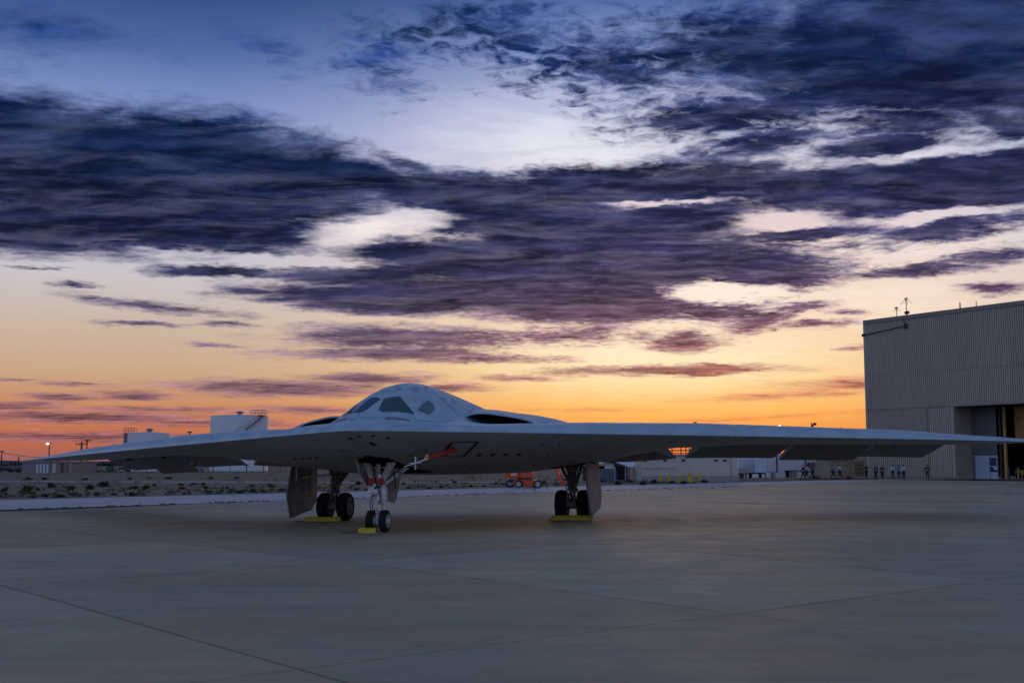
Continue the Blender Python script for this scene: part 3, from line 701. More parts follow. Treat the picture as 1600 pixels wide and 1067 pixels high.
# ------------------------------------------------------------------ infield: track, weeds, shrubs
M['leaf'] = mat('desert_leaf', (.055, .085, .032), .9, var=.35, scale=3, spec=.1, rnd=.25)
M['dry'] = mat('dry_grass', (.26, .205, .13), .95, var=.3, scale=2, spec=.1)
M['wood'] = mat('twig', (.08, .06, .045), .9, var=.2)
sheet('dirt_track', M['track'], [G(-250, 752.8), G(560, 756.0), G(900, 754.0), G(900, 752.6), G(560, 753.4), G(-250, 750.6)], .05)
def leaf_cloud(rr, n, rx, ry, rz, ls, mb=None, c=(0, 0, 0), lumps=5):
    mb = mb or MB()
    L = [(rr.uniform(-.55, .55)*rx, rr.uniform(-.55, .55)*ry, rr.uniform(.15, .62)*rz, rr.uniform(.40, .62)) for _ in range(lumps)]
    for _ in range(n):
        l = rr.choice(L); d = Vector((rr.gauss(0, 1), rr.gauss(0, 1), rr.gauss(0, 1))).normalized()*(rr.random()**.4)*l[3]
        p = Vector((c[0]+l[0]+d.x*rx, c[1]+l[1]+d.y*ry, c[2]+max(.02, l[2]+d.z*rz*.8)))
        a = Vector((rr.gauss(0, 1), rr.gauss(0, 1), rr.gauss(0, 1)+.6)).normalized()*ls*rr.uniform(.6, 1.3)
        b = a.cross(Vector((rr.gauss(0, 1), rr.gauss(0, 1), rr.gauss(0, 1)))).normalized()*ls*.35
        mb.add([p-a*.5, p+b, p+a*.6, p-b], [(0, 1, 2, 3)])
    return mb
shrub_mesh = []
for k in range(4):
    rr = random.Random(50+k)
    lm = leaf_cloud(rr, 800, .5, .5, .62, .095, lumps=7)
    st_ = MB()
    for q in range(7):
        a = rr.uniform(0, 6.28); st_.cyl((0, 0, -.03), (math.cos(a)*.3, math.sin(a)*.3, rr.uniform(.25, .42)), .016, .005, 5)
    e0 = empty('shrub', (0, 0, -500))
    f_ = lm.build('foliage', M['leaf'], e0); w_ = st_.build('stem', M['wood'], e0); w_['kind'] = 'stuff'
    shrub_mesh.append((e0, f_.data, w_.data))
for e0, a, b in shrub_mesh:
    for c in list(e0.children): bpy.data.objects.remove(c)
    bpy.data.objects.remove(e0)
rows = {
 'far': [(45,749,14,4),(70,749,13,4),(132,749.5,12,4),(203,749,10,4),(262,748,16,4),(330,748,10,5),(369,748,13,4)],
 'middle': [(8,768,12,8),(40,768,28,11),(80,762,17,9),(112,765,20,8),(141,764.5,17,10),(161,760,22,11),(59,766,9,5),(211,763,18,5),(228,763,15,6),(240,760,9,6),(284,764,14,5),(283,758,11,4),(317,758,10,6),(322,763,12,4),(302,757,11,4),(190,764,9,3),(423,761,15,5),(395,760,10,4),(560,757,13,6),(711,754.5,9,4),(630,757,9,4),(775,756,9,4),(828,755,10,4),(850,755,9,4)],
 'edge': [(72,776,16,5),(95,776.5,20,4),(150,774,14,4),(206,774.5,12,6),(178,773,14,4),(288,772,10,4),(373,770,15,5),(394,768.5,12,6),(410,768,10,5),(440,767,13,6),(556,765,14,4),(572,765.5,10,3),(690,762,12,4),(670,763,10,3),(640,763.5,13,4),(735,760.5,11,4),(756,760,8,3)],
 'building': [(965,757.2,13,6.5),(940,752.5,15,4),(983,753,16,5),(1003,757,15,7),(1021,754.5,14,6),(1050,755,17,5),(1068,755.5,13,5),(1098,753.3,16,5),(1276,747.6,16,5),(1325,746.8,11,3.5)],
}
rowname = {'far': 'in the far row before the fence', 'middle': 'in the middle of the dirt infield', 'edge': 'along the pale taxiway edge', 'building': 'at the foot of the buildings'}
def ordinal(n):
    return ['first','second','third','fourth','fifth','sixth','seventh','eighth','ninth','tenth','eleventh','twelfth','thirteenth','fourteenth','fifteenth','sixteenth','seventeenth','eighteenth','nineteenth','twentieth','twenty-first','twenty-second','twenty-third','twenty-fourth','twenty-fifth','twenty-sixth'][n]
rs = random.Random(9)
for rn, L in rows.items():
    for k, (px, py, w, h) in enumerate(sorted(L)):
        p = G(px, py, .04); m_ = p.y/F
        sz = 'wide' if w > 2.6*h else ('rounded' if w < 2*h else 'bushy')
        lab = '%s green desert shrub, %s from the left %s' % (sz, ordinal(k), rowname[rn])
        o = empty('shrub', p, rs.uniform(0, 6.28), lab, 'shrub', 'desert shrubs on the infield')
        e0, fd_, wd_ = shrub_mesh[rs.randrange(4)]
        o.scale = (w*m_*.92, w*m_*.92, h*m_*1.5)
        for nm, dd in (('foliage', fd_), ('stem', wd_)):
            c = bpy.data.objects.new(nm, dd); COL.objects.link(c); c.parent = o
            if nm == 'stem': c['kind'] = 'stuff'
# low weeds and dry tufts nobody could count
rr = random.Random(4); wd = MB(); dg = MB()
for k in range(230):
    px = rr.uniform(-120, 900); t_ = rr.random()
    e1 = 781-px*(781-757)/985.0
    py = e1-1.0-abs(rr.gauss(0, 5.5)) if rr.random() < .75 else rr.uniform(747, e1-2)
    if py < 744 or py > e1-.6: continue
    p = G(px, py, .035); s_ = rr.uniform(.25, .9)
    leaf_cloud(rr, 16, s_, s_*.8, .16+.16*rr.random(), .13, wd, p, 2)
for k in range(40):
    px = rr.uniform(940, 1110); p = G(px, rr.uniform(750.5, 757), .035)
    leaf_cloud(rr, 16, .8, .6, .25, .12, wd, p, 2)
for k in range(230):
    px = rr.uniform(-120, 900); py = rr.uniform(738.5, 750) if rr.random() < .7 else rr.uniform(750, 766)
    p = G(px, py, .035); s_ = rr.uniform(.5, 2.2)
    leaf_cloud(rr, 12, s_, s_*.6, .12+.12*rr.random(), .16, dg, p, 2)
tag(wd.build('weeds', M['leaf']), 'low green weeds scattered over the dry infield soil', 'weeds', kind='stuff')
tag(dg.build('dry_grass', M['dry']), 'tufts of dry tan grass on the infield', 'grass', kind='stuff')
# scattered grit and weeds on the taxiway edge joint
gr = MB()
for k in range(90):
    px = rr.uniform(0, 1200); py = 797-px*(797-769)/840.0 if px < 840 else 769-(px-840)*.026
    p = G(px, py+rr.uniform(-.7, .7), .012)
    leaf_cloud(rr, 8, .30, .2, .07, .08, gr, p, 1)
tag(gr.build('joint_weeds', M['leaf']), 'thin line of weeds in the joint between apron and taxiway', 'weeds', kind='stuff')
# ------------------------------------------------------------------ hangar
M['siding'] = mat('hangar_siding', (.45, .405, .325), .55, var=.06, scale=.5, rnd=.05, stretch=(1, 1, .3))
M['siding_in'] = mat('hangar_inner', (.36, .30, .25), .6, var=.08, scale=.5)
M['leafpanel'] = mat('door_leaf_grey', (.15, .15, .155), .6, var=.1, scale=.6)
M['door_blue'] = mat('service_door_pale', (.44, .52, .62), .5, var=.05)
M['trim'] = mat('hangar_trim', (.25, .23, .21), .5, var=.08)
M['brown'] = mat('hangar_brown', (.58, .31, .10), .7, var=.15, scale=.6)
M['dark'] = mat('dark_steel', (.03, .03, .032), .6, var=.2)
M['galv'] = mat('galvanised', (.42, .44, .46), .45, metal=.4, var=.12)
hg_p = G(1357.5, 746.5)
HH = AT(1352.5, 505, hg_p.y).z
hg_q = G(1600, 474, HH); hu = Vector((hg_q.x-hg_p.x, hg_q.y-hg_p.y, 0)); LEN = hu.length; hu.normalize()
hw = Vector((-hu.y, hu.x, 0))
HANG = math.atan2(hu.y, hu.x)
hg = empty('hangar', hg_p, HANG, 'huge beige corrugated hangar with a tall dark door opening', 'hangar')
HM = Matrix.Translation(hg_p) @ Matrix.Rotation(HANG, 4, 'Z'); HI = HM.inverted()
def on_front(px, py, w=0.0):                 # hangar coordinates of a pixel on a plane parallel to the front
    o = HI @ EYE; d = HI.to_3x3() @ ray(px, py); t_ = (w-o.y)/d.y; return o+d*t_
u1 = on_front(1491, 700).x; zl = on_front(1491, 634).z
UL = LEN+46
def corrugated(w, h, pitch=.33, dep=.05):
    n = int(round(w/pitch)); P = []
    for k in range(n):
        x0 = k*w/n; q = w/n
        P += [(x0, 0), (x0+q*.58, 0), (x0+q*.68, dep), (x0+q*.90, dep)]
    P.append((w, 0)); V = [(x, y, 0) for x, y in P]+[(x, y, h) for x, y in P]; m = len(P)
    return V, [(k, k+1, m+k+1, m+k) for k in range(m-1)]
def wall_row(u0, u_1, z0, z1, w, mt, parent, pw=1.5, name='wall_panel', pitch=.30, dep=.05, axis='u'):
    n = max(1, int(round((u_1-u0)/pw))); ww = (u_1-u0)/n; me_ = None
    for k in range(n):
        if me_ is None:
            V, Fc = corrugated(ww, z1-z0, pitch, dep); o = MB().add(V, Fc).build(name, mt, parent); me_ = o.data
        else:
            o = bpy.data.objects.new(name, me_); COL.objects.link(o); o.parent = parent
        if axis == 'u': o.location = (u0+k*ww, w, z0)
        else: o.location = (w, u0+k*ww, z0); o.rotation_euler = (0, 0, math.pi/2)
zs = on_front(1370, 587).z
wall_row(0, UL, zs+.03, HH, 0, M['siding'], hg, 2.4, 'wall_panel', .31, .13)
wall_row(0, UL, zl+.10, zs-.03, 0, M['siding'], hg, 2.4, 'wall_panel', .31, .13)
wall_row(0, u1, .25, zl-.10, 0, M['siding'], hg, 1.8, 'wall_panel', .31, .13)
MB().box((UL/2, .03, HH+.12), (UL+.2, .3, .5)).build('roof_coping', M['trim'], hg)
MB().box((UL/2, .02, zl), (UL, .12, .20)).build('lintel_trim', M['trim'], hg)
MB().box((UL/2, .04, zs), (UL, .04, .06)).build('sheet_lap', M['trim'], hg)
MB().box((u1/2, .02, .12), (u1, .14, .24)).build('base_curb', M['trim'], hg)
MB().box((UL/2, 28, HH-.3), (UL, 55.6, .3)).build('roof', M['trim'], hg)
MB().box((-.1, 28, HH/2), (.2, 56, HH)).build('side_wall', M['siding'], hg)
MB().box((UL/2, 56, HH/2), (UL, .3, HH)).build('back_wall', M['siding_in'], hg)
MB().box((UL+.1, 28, HH/2), (.2, 56, HH)).build('side_wall', M['siding'], hg)
um = on_front(1451, 700).x
MB().box((um, -.02, zl/2), (.12, .10, zl-.2)).build('wall_seam', M['trim'], hg)
# jamb return, door leaf with pale double service door, brown inner leaf
lo_, hi_ = .5, 40
for _ in range(40):
    mid = (lo_+hi_)/2; P = HM @ Vector((u1+.15, mid, 0)); pxm = 800+F*P.x/(P.y*math.cos(PITCH)+(-CH)*math.sin(PITCH))
    if pxm < 1521: lo_ = mid
    else: hi_ = mid
W1 = lo_
if W1 > 14: W1 = 14
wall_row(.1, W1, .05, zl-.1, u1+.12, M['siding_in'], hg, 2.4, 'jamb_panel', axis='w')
MB().box((u1, .0, zl/2), (.30, .34, zl-.21)).build('jamb_post', M['siding'], hg)
u2 = on_front(1558, 700, W1).x; ua = on_front(1521, 700, W1).x; zd = on_front(1540, 710.5, W1).z
wall_row(u1+.1, u2, zd+.05, zl-.1, W1, M['leafpanel'], hg, 2.2, 'door_leaf_panel')
ub = on_front(1523, 700, W1).x; uc = on_front(1546, 700, W1).x; ud = on_front(1558, 700, W1).x
MB().box(((u1+ub)/2, W1+.05, zd/2), (ub-u1, .1, zd)).build('door_leaf_post', M['leafpanel'], hg)
sd = MB().box(((ub+uc)/2-.02, W1, zd/2), (uc-ub-.06, .12, zd-.1)).build('service_door', M['door_blue'], hg)
sd2 = MB().box(((uc+ud)/2+.02, W1, zd/2), (ud-uc-.06, .12, zd-.1)).build('service_door', M['door_blue'], hg)
MB().box((uc+.25*(ud-uc), W1-.09, zd*.44), (.45, .05, .35)).build('handle', M['dark'], sd2)
MB().box((uc+.55*(ud-uc), W1-.08, zd*.34), (1.0, .04, .22)).build('door_sign', M['dark'], sd2)
MB().box((uc+.45*(ud-uc), W1-.08, zd*.72), (.9, .04, 1.0)).build('door_window', M['glass'], sd2)
for k, uu in enumerate((u2+.35, u2+.95)):
    MB().box((uu, W1+.3, zl/2-.05), (.28, .3, zl-.25)).build('door_post', M['brown' if k else 'dark'], hg)
zb_ = on_front(1590, 690, W1+2).z
wall_row(u2+1.2, UL, zb_, zl-.1, W1+2, M['brown'], hg, 2.4, 'inner_leaf_panel')
MB().box(((u2+1.2+UL)/2, W1+2.05, zb_-.1), (UL-u2-1.2, .2, .2)).build('inner_beam', M['dark'], hg)
MB().box(((u2+UL)/2+.6, W1+12, zl/2), (UL-u2, .2, zl)).build('inner_wall', M['brown'], hg)
MB().box(((u1+UL)/2, 28, .016), (UL-u1, 55, .012)).build('floor', M['slab'], hg)
M['lampw'] = mat('lit_lamp', (.8, .7, .55), .5, emit=((1, .82, .55), 4.0))
# stored yellow tug inside the opening
p_ = on_front(1592, 744, W1+5)
tug = empty('tow_tractor', HM @ Vector((p_.x, W1+5, .02)), HANG, 'yellow tow tractor standing inside the dark hangar opening', 'tractor')
MB().box((1.3, 0, .75), (2.6, 1.6, .7)).build('body', M['yellow'], tug, bevel=.06)
MB().box((1.7, 0, 1.45), (1.0, 1.4, .7)).build('cab', M['yellow'], tug, bevel=.06)
for a in (.45, 2.15):
    for b in (-.72, .72): MB().lathe((a, b, .4), (0, 1, 0), [(-.14, .3), (-.12, .4), (.12, .4), (.14, .3)], 16).build('wheel', M['tyre'], tug, smooth=40)
p_ = on_front(1572, 744, W1+4)
for dx_, lab in ((0, 'pale equipment cart left of the yellow tractor in the hangar'), (1.7, 'small pale cylinder beside the equipment cart in the hangar')):
    c_ = empty('equipment_cart' if dx_ == 0 else 'gas_cylinder', HM @ Vector((p_.x+dx_, W1+4, .02)), HANG, lab, 'cart' if dx_ == 0 else 'cylinder')
    if dx_ == 0:
        MB().box((0, 0, .95), (.8, .6, .9)).build('cabinet', M['galv'], c_, bevel=.03)
        for a in (-.3, .3):
            for b in (-.2, .2): MB().cyl((a, b-.04, .13), (a, b+.04, .13), .13, n=10).cyl((a, b, .13), (a, b, .52), .03, n=6).build('caster', M['dark'], c_)
    else:
        MB().lathe((0, 0, 0), (0, 0, 1), [(0, .12), (.02, .14), (1.2, .14), (1.38, .07), (1.42, .045), (1.5, .045)], 14).build('bottle', M['galv'], c_, smooth=40)
        MB().cyl((-.05, 0, 1.52), (.05, 0, 1.52), .03, n=8).build('valve', M['dark'], c_)
# conduit and antennas on the hangar
zc_ = on_front(1380, 517).z; uq = on_front(1416, 510).x
MB().cyl((-.1, -.12, zc_-.3), (uq, -.12, zc_+.3), .06, n=8).box((uq, -.14, zc_+.3), (.45, .2, .6)).cyl((uq-.25, -.10, zc_+.3), (uq-.25, -.10, HH+.2), .05, n=8).box((-.12, -.1, zc_-.3), (.35, .25, .35)).build('conduit', M['dark'], hg)
def antenna(px, top_, lab, arms, w=.06, u_off=0):
    u_ = on_front(px, 490).x; zt_ = on_front(px, top_).z
    a_ = empty('antenna', HM @ Vector((u_, .25, HH+.35)), HANG, lab, 'antenna', 'antennas on the hangar roof edge'); H_ = zt_-HH-.35
    MB().cyl((0, 0, 0), (0, 0, H_), w, w*.7, 8).build('mast', M['dark'], a_, smooth=40)
    if arms:
        for k in range(4):
            q = k*math.pi/2+.4
            MB().cyl((0, 0, H_*.96), (math.cos(q)*arms, math.sin(q)*arms, H_*.96-arms*.9), .025, n=6).build('radial', M['dark'], a_)
        MB().box((0, 0, H_*.98), (.5, .12, .12)).build('head', M['dark'], a_)
antenna(1399, 480, 'short antenna with drooping radials, left end of the hangar roof', .45, .05)
antenna(1414.5, 465.5, 'tallest antenna with drooping radials beside the roof floodlight', .75, .06)
antenna(1498.5, 472, 'thick plain mast on the hangar roof edge', 0, .09)
antenna(1524, 469.5, 'thin plain mast on the hangar roof edge', 0, .05)
u_ = on_front(1418, 492).x
fl_ = empty('floodlight', HM @ Vector((u_, -.1, HH+.37)), HANG, 'small dark floodlight on the hangar roof edge', 'floodlight')
MB().box((0, 0, .3), (.5, .35, .35), Matrix.Rotation(.3, 3, 'X')).build('lamp_head', M['dark'], fl_); MB().cyl((0, 0, 0), (0, 0, .3), .05, n=8).build('bracket', M['dark'], fl_)
# ------------------------------------------------------------------ low buildings on the right
M['cream'] = mat('cream_siding', (.60, .54, .44), .6, var=.06, scale=.7, rnd=.05)
M['cream2'] = mat('cream_skirt', (.36, .33, .29), .65, var=.08)
M['white'] = mat('trailer_white', (.80, .82, .84), .45, var=.05, scale=.5)
M['whiteb'] = mat('trailer_door', (.55, .62, .70), .45, var=.05)
M['greywin'] = mat('window_grey', (.10, .11, .13), .2, var=.1)
M['teal'] = mat('teal_sheet', (.10, .15, .18), .55, var=.1)
M['tarp'] = mat('blue_tarp', (.03, .05, .30), .5, var=.1)
M['vent'] = mat('vent_dark', (.05, .05, .05), .6, var=.1)
def frame_of(pa, pb):                          # a wall between two ground pixels: matrix, length
    a = G(*pa); b = G(*pb); d = b-a; L = d.length; ang = math.atan2(d.y, d.x)
    Mx = Matrix.Translation(a) @ Matrix.Rotation(ang, 4, 'Z'); I = Mx.inverted()
    def on(px, py, w=0.0):
        o = I @ EYE; q = I.to_3x3() @ ray(px, py); return o+q*((w-o.y)/q.y)
    return a, ang, L, on
a, ang, L, on = frame_of((1003, 753.2), (1153, 752.8))
cb = empty('office_building', a, ang, 'long cream panelled building behind the yellow bollards', 'building'); h_ = on(1010, 711.5).z
wall_row(0, L, .62, h_, 0, M['cream'], cb, L/10, 'wall_panel', .35, .012)
MB().box((L/2, .02, .31), (L, .10, .58)).build('skirting', M['cream2'], cb)
MB().box((L/2, 1.6, h_/2), (L-.05, 2.9, h_-.1)).build('core', M['cream'], cb); MB().box((L/2, 1.5, h_+.08), (L+.2, 3.4, .14)).build('roof', M['cream2'], cb)
for px in (1007.8, 1039, 1068, 1119, 1132.5):
    q = on(px, 719); v_ = MB().box((q.x, -.04, q.z), (.34, .10, .22)).build('vent_window', M['vent'], cb)
q = on(1027, 715.8); MB().box((q.x, -.08, q.z), (.28, .2, .24)).build('wall_lamp', M['dark'], cb)
q = on(1003.5, 731.5); q2 = on(1054, 731.5); MB().cyl((q.x, -.06, q.z), (q2.x, -.06, q2.z), .035, n=8).build('pipe', M['cream2'], cb)
q = on(1142, 730); MB().box((q.x, -.03, h_/2), (.05, .06, h_-.05)).build('corner_seam', M['cream2'], cb)
for px, by, tp, w_, lab in ((1033, 753.2, 742.5, .20, 'slim yellow bollard nearest the left end of the cream building'), (1046, 753.5, 740, .17, 'orange yellow bollard, second from the left before the cream building'), (1062, 753.2, 743, .17, 'short yellow bollard in the middle before the cream building'),
                        (1078, 754, 739, .28, 'thickest yellow bollard before the cream building'), (1094, 753, 738.5, .15, 'thin tall yellow bollard, rightmost before the cream building')):
    p = G(px, by+.9); H_ = AT(px, tp, p.y).z; b_ = empty('bollard', p, 0, lab, 'bollard', 'yellow bollards before the cream building')
    MB().lathe((0, 0, 0), (0, 0, 1), [(0, w_*.8), (H_*.95, w_*.8), (H_*.99, w_*.5), (H_, .01)], 12).build('post', M['yellow'], b_, smooth=40)
    MB().cyl((0, 0, H_*.70), (0, 0, H_*.78), w_*.83, n=12).build('band', M['red' if False else 'yellow'], b_, smooth=40)
# raised white trailer, its entrance box and the white unit beside it
a, ang, L, on = frame_of((1155, 747.5), (1199, 747.0))
wt = empty('office_trailer', a, ang, 'raised white office trailer with dark gap beneath, beside cream building', 'trailer'); z0 = on(1170, 738.5).z; z1 = on(1170, 708).z
wall_row(0, L, z0, z1, 0, M['white'], wt, L/5, 'wall_panel', .8, .008); MB().box((L/2, 1.6, (z0+z1)/2), (L-.04, 3.1, z1-z0-.04)).build('core', M['white'], wt)
MB().box((L/2, 1.5, z0-.08), (L, 2.6, .16)).build('chassis', M['dark'], wt)
for q in (.2, .5, .85): MB().box((L*q, .5, (z0-.1)/2), (.25, .3, z0-.16)).build('support', M['dark'], wt)
a, ang, L, on = frame_of((1198.5, 748.0), (1213.5, 747.6))
eb = empty('entrance_box', a, ang, 'pale blue box cabin projecting from the white trailer', 'cabin'); z0 = on(1205, 738).z; z1 = on(1205, 712.8).z
MB().box((L/2, .8, (z0+z1)/2), (L, 1.6, z1-z0)).build('cabin', M['whiteb'], eb, bevel=.03); MB().box((L/2, -.03, (z0+z1)/2), (L*.86, .04, z1-z0-.3)).build('door', M['white'], eb)
MB().box((L+.03, .7, (z0+z1)/2+.05), (.06, 1.7, z1-z0+.1)).build('edge_trim', M['dark'], eb)
for q in (.15, .85): MB().box((L*q, .4, z0/2), (.1, .1, z0)).build('leg', M['dark'], eb)
a, ang, L, on = frame_of((1213.7, 746.5), (1257, 746.0))
wb = empty('storage_unit', a, ang, 'white storage unit with a low dark opening, right of the trailer', 'building'); z1 = on(1230, 708).z
qa = on(1229.5, 746).x; qb = on(1247, 746).x; zo = on(1235, 735.8).z
wall_row(0, qa, .02, z1, .2, M['white'], wb, qa/2, 'wall_panel', .8, .008); wall_row(qa, L, zo, z1, .2, M['white'], wb, (L-qa)/3, 'wall_panel', .8, .008)
wall_row(qb, L, .02, zo-.02, .2, M['white'], wb, L-qb, 'wall_panel', .8, .008)
MB().box((L/2, 3.2, z1/2), (L-.05, 3.9, z1-.1)).build('core', M['white'], wb); MB().box(((qa+qb)/2, 1.15, zo/2), (qb-qa, .1, zo)).build('opening', M['dark'], wb)
MB().box(((qa+qb)/2+.1, .0, zo+.05), (qb-qa+.7, .25, .10)).build('lintel', M['dark'], wb)
MB().box((qa+.6*(qb-qa), .6, zo*.45), (.18, .18, zo*.9)).build('opening_post', M['cream'], wb)
a, ang, L, on = frame_of((1257.5, 745.8), (1278, 745.2))
w2 = empty('site_cabin', a, ang, 'white cabin with a grey gridded window behind the walking group', 'cabin'); z1 = on(1265, 708).z
MB().box((L/2, 1.5, z1/2), (L, 3, z1)).build('cabin', M['white'], w2)
qa = on(1261.5, 727); qb = on(1275.5, 727); wn = MB().box(((qa.x+qb.x)/2, -.03, on(1268, 726.5).z), (qb.x-qa.x, .06, on(1268, 722).z-on(1268, 731).z)).build('window', M['greywin'], w2)
for q in (.33, .66): MB().box((qa.x+(qb.x-qa.x)*q, -.07, on(1268, 726.5).z), (.06, .04, on(1268, 722).z-on(1268, 731).z)).build('glazing_bar', M['whiteb'], wn)
q = on(1277, 720.5); MB().box((q.x, -.06, q.z), (.22, .1, .5)).build('wall_lamp', M['dark'], w2)
q = on(1257, 725); MB().box((q.x+.3, -.04, z1*.42), (.5, .06, z1*.7)).build('door', M['tarp'], w2)
# steel stair cage in front of the trailer's left end
p = G(1155.5, 749.5); m_ = p.y/F
sc_ = empty('stair_cage', p, 0, 'grey steel stair landing with mesh sides beside the white trailer', 'landing')
MB().box((7.5*m_, .5, 14.5*m_), (15.5*m_, 1.0, 8*m_)).build('side_panel', M['galv'], sc_); 
for k in range(4):
    MB().box(((.6+4.7*k)*m_, .0, 5.2*m_), (.9*m_, .10, 10.4*m_)).build('leg', M['dark'], sc_)
MB().box((7.5*m_, .5, 10.2*m_), (15.5*m_, 1.05, .5*m_)).build('deck', M['dark'], sc_)
for k in range(4): MB().box(((1.5+4.0*k)*m_, -.03, 14.5*m_), (.4*m_, .04, 7.6*m_)).build('mesh_bar', M['dark'], sc_)
# cream container and wall behind
M['cont'] = mat('container_cream', (.50, .45, .32), .55, var=.08, scale=.6, rnd=.04)
a, ang, L, on = frame_of((1284.5, 745.6), (1350.5, 745.0))
cn = empty('shipping_container', a, ang, 'cream corrugated shipping container with barred end doors', 'container'); z1 = on(1300, 720.3).z; qd = on(1335, 730).x
wall_row(0, qd, .1, z1-.06, 0, M['cont'], cn, qd/8, 'side_panel', .30, .05)
MB().box((L/2, 1.25, z1/2), (L-.05, 2.3, z1-.1)).build('core', M['cont'], cn); MB().box((L/2, .0, z1), (L, .16, .12)).build('top_rail', M['cont'], cn); MB().box((L/2, .0, .08), (L, .16, .14)).build('bottom_rail', M['cont'], cn)
for k in range(2):
    ww = (L-qd)/2; dr = MB().box((qd+ww*(k+.5), .02, z1/2), (ww-.05, .08, z1-.25)).build('end_door', M['cont'], cn)
    for q in (.25, .75): MB().cyl((qd+ww*(k+q), -.06, .2), (qd+ww*(k+q), -.06, z1-.2), .03, n=6).build('lock_rod', M['dark'], dr)
    for q in (.25, .5, .75): MB().box((qd+ww*(k+.5), -.04, z1*q), (ww*.9, .04, .05)).build('rib', M['dark'], dr)
a, ang, L, on = frame_of((1277.5, 744.6), (1362, 743.8))
c2 = empty('low_building', a, ang, 'low cream building rising behind the shipping container', 'building'); z1 = on(1300, 712).z
wall_row(0, L, .05, z1, 0, M['cream'], c2, L/8, 'wall_panel', .35, .012); MB().box((L/2, 2.5, z1/2), (L-.1, 4.8, z1-.05)).build('core', M['cream'], c2)
for px in (1294, 1322): q = on(px, 719); MB().box((q.x, -.05, q.z), (.55, .1, .16)).build('vent_window', M['vent'], c2)
q = on(1306, 717.5); MB().box((q.x, -.05, q.z), (.22, .1, .2)).build('wall_lamp', M['dark'], c2)
# lean-to with pale roof and dark open front
a, ang, L, on = frame_of((941, 752.6), (1002, 752.4))
ln = empty('lean_to_shed', a, ang, 'open fronted shed with pale gabled roof and teal sheet fence', 'shed'); zr = on(960, 732).z
q1 = on(960.5, 732).x; wall_row(-1.2, q1, .02, zr, 0, M['teal'], ln, (q1+1.2)/3, 'fence_panel', .4, .03)
ze = on(985, 729.5).z; zp = on(955, 721.0, 1.5).z; qg = on(957, 722).x; qe = on(977.5, 730).x
g = MB(); 
def slab3(pts, th=.08): return MB().prism([Vector(p_) for p_ in pts], Vector((0, 0, th)))
slab3([(-1.5, -.4, zr+.35), (qg, -.4, zp), (qg, 5, zp), (-1.5, 5, zr+.35)]).build('roof', M['white'], ln)
slab3([(qg, -.4, zp), (qe, -.4, ze+.1), (qe, 5, ze+.1), (qg, 5, zp)]).build('roof', M['white'], ln)
slab3([(qe+.02, -.6, ze), (L, -.6, ze), (L, 4.5, zp+.25), (qe-.6, 4.5, zp+.25)]).build('roof', M['white'], ln)
MB().box((L/2-.3, 4.9, ze/2+.1), (L+1, .2, ze)).build('back_wall', M['dark'], ln)
MB().prism([Vector((q1-1.0, .3, zr)), Vector((q1, .3, zr)), Vector((q1, .3, zp-.25)), Vector((q1-1.0, .3, zp-.05))], Vector((0, .1, 0))).build('gable_panel', M['white'], ln)
for px in (960.5, 977.5, 982, 991, 1001): q = on(px, 740); MB().box((q.x, .05, ze/2), (.12, .12, ze)).build('post', M['galv'], ln)
q = on(979, 740); MB().box(((q.x+L)/2, -.02, q.z), (L-q.x, .05, .06)).build('rail', M['galv'], ln); q = on(979, 731.5); MB().box(((q.x+L)/2, -.02, q.z-.05), (L-q.x, .05, .06)).build('rail', M['galv'], ln)
q = on(962.8, 748); MB().box((q.x, .6, .65), (.42, .5, 1.3)).build('bin', M['tarp'], ln)
q = on(964, 735); MB().box((q.x, 1.2, q.z), (.45, .1, .42)).build('wall_sign', M['galv'], ln)
# steel framework behind, sky showing through
p = G(958, 741); m_ = p.y/F
ga = empty('steel_framework', p, 0, 'tall open steel framework rising behind the cream building', 'framework')
for px in (958, 966, 973, 981, 991, 999, 1008, 1020, 1036, 1050, 1064, 1071.5, 1077, 1086.5, 1092, 1103, 1118): MB().box(((px-958)*m_, 0, 26*m_), (1.3*m_, .3, 52*m_)).build('column', M['dark'], ga)
for k, py in enumerate((719.5, 713.5, 708, 704, 697)): MB().box((80*m_, .1+.02*k, (741-py)*m_), (164*m_, .25, (1.5 if k % 2 else .9)*m_)).build('beam', M['dark'], ga)
# ------------------------------------------------------------------ boom lift
M['orange'] = mat('lift_orange', (.72, .085, .018), .45, var=.15, scale=3)
p = G(820, 762.2); m_ = p.y/F
bl = empty('boom_lift', p, R(-6), 'orange boom lift with grey hubbed wheels parked at infield edge', 'boom lift')
X = lambda px: (px-820)*m_
Z = lambda py: (762.2-py)*m_
def lw(px, y_, r):
    w_ = MB().cyl((X(px), y_-.1, r*m_), (X(px), y_+.1, r*m_), r*m_*.25, n=8).build('wheel', M['dark'], bl)
    MB().lathe((X(px), y_, r*m_), (0, 1, 0), [(-.2, r*m_*.62), (-.2, r*m_*.9), (-.13, r*m_), (.13, r*m_), (.2, r*m_*.9), (.2, r*m_*.62)], 22).build('tyre', M['tyre'], w_, smooth=40)
    MB().lathe((X(px), y_, r*m_), (0, -1, 0), [(.18, r*m_*.66), (.24, r*m_*.64), (.20, r*m_*.42), (.24, r*m_*.3), (.25, r*m_*.1)], 16).build('rim', M['galv'], w_, smooth=40)
lw(812, -.75, 6.2); lw(842, -.95, 6.3); lw(795, .9, 6.2); lw(834, 1.0, 6.2)
MB().prism([(X(800), -.55, Z(756)), (X(806), -.55, Z(749)), (X(836), -.55, Z(749)), (X(842), -.55, Z(754)), (X(838), -.55, Z(759)), (X(822), -.55, Z(760)), (X(806), -.55, Z(757.5))], (0, 1.2, 0)).build('chassis', M['orange'], bl, bevel=.03)
MB().cyl((X(820), 0, Z(749)), (X(820), 0, Z(747)), .6, n=16).build('turntable', M['dark'], bl)
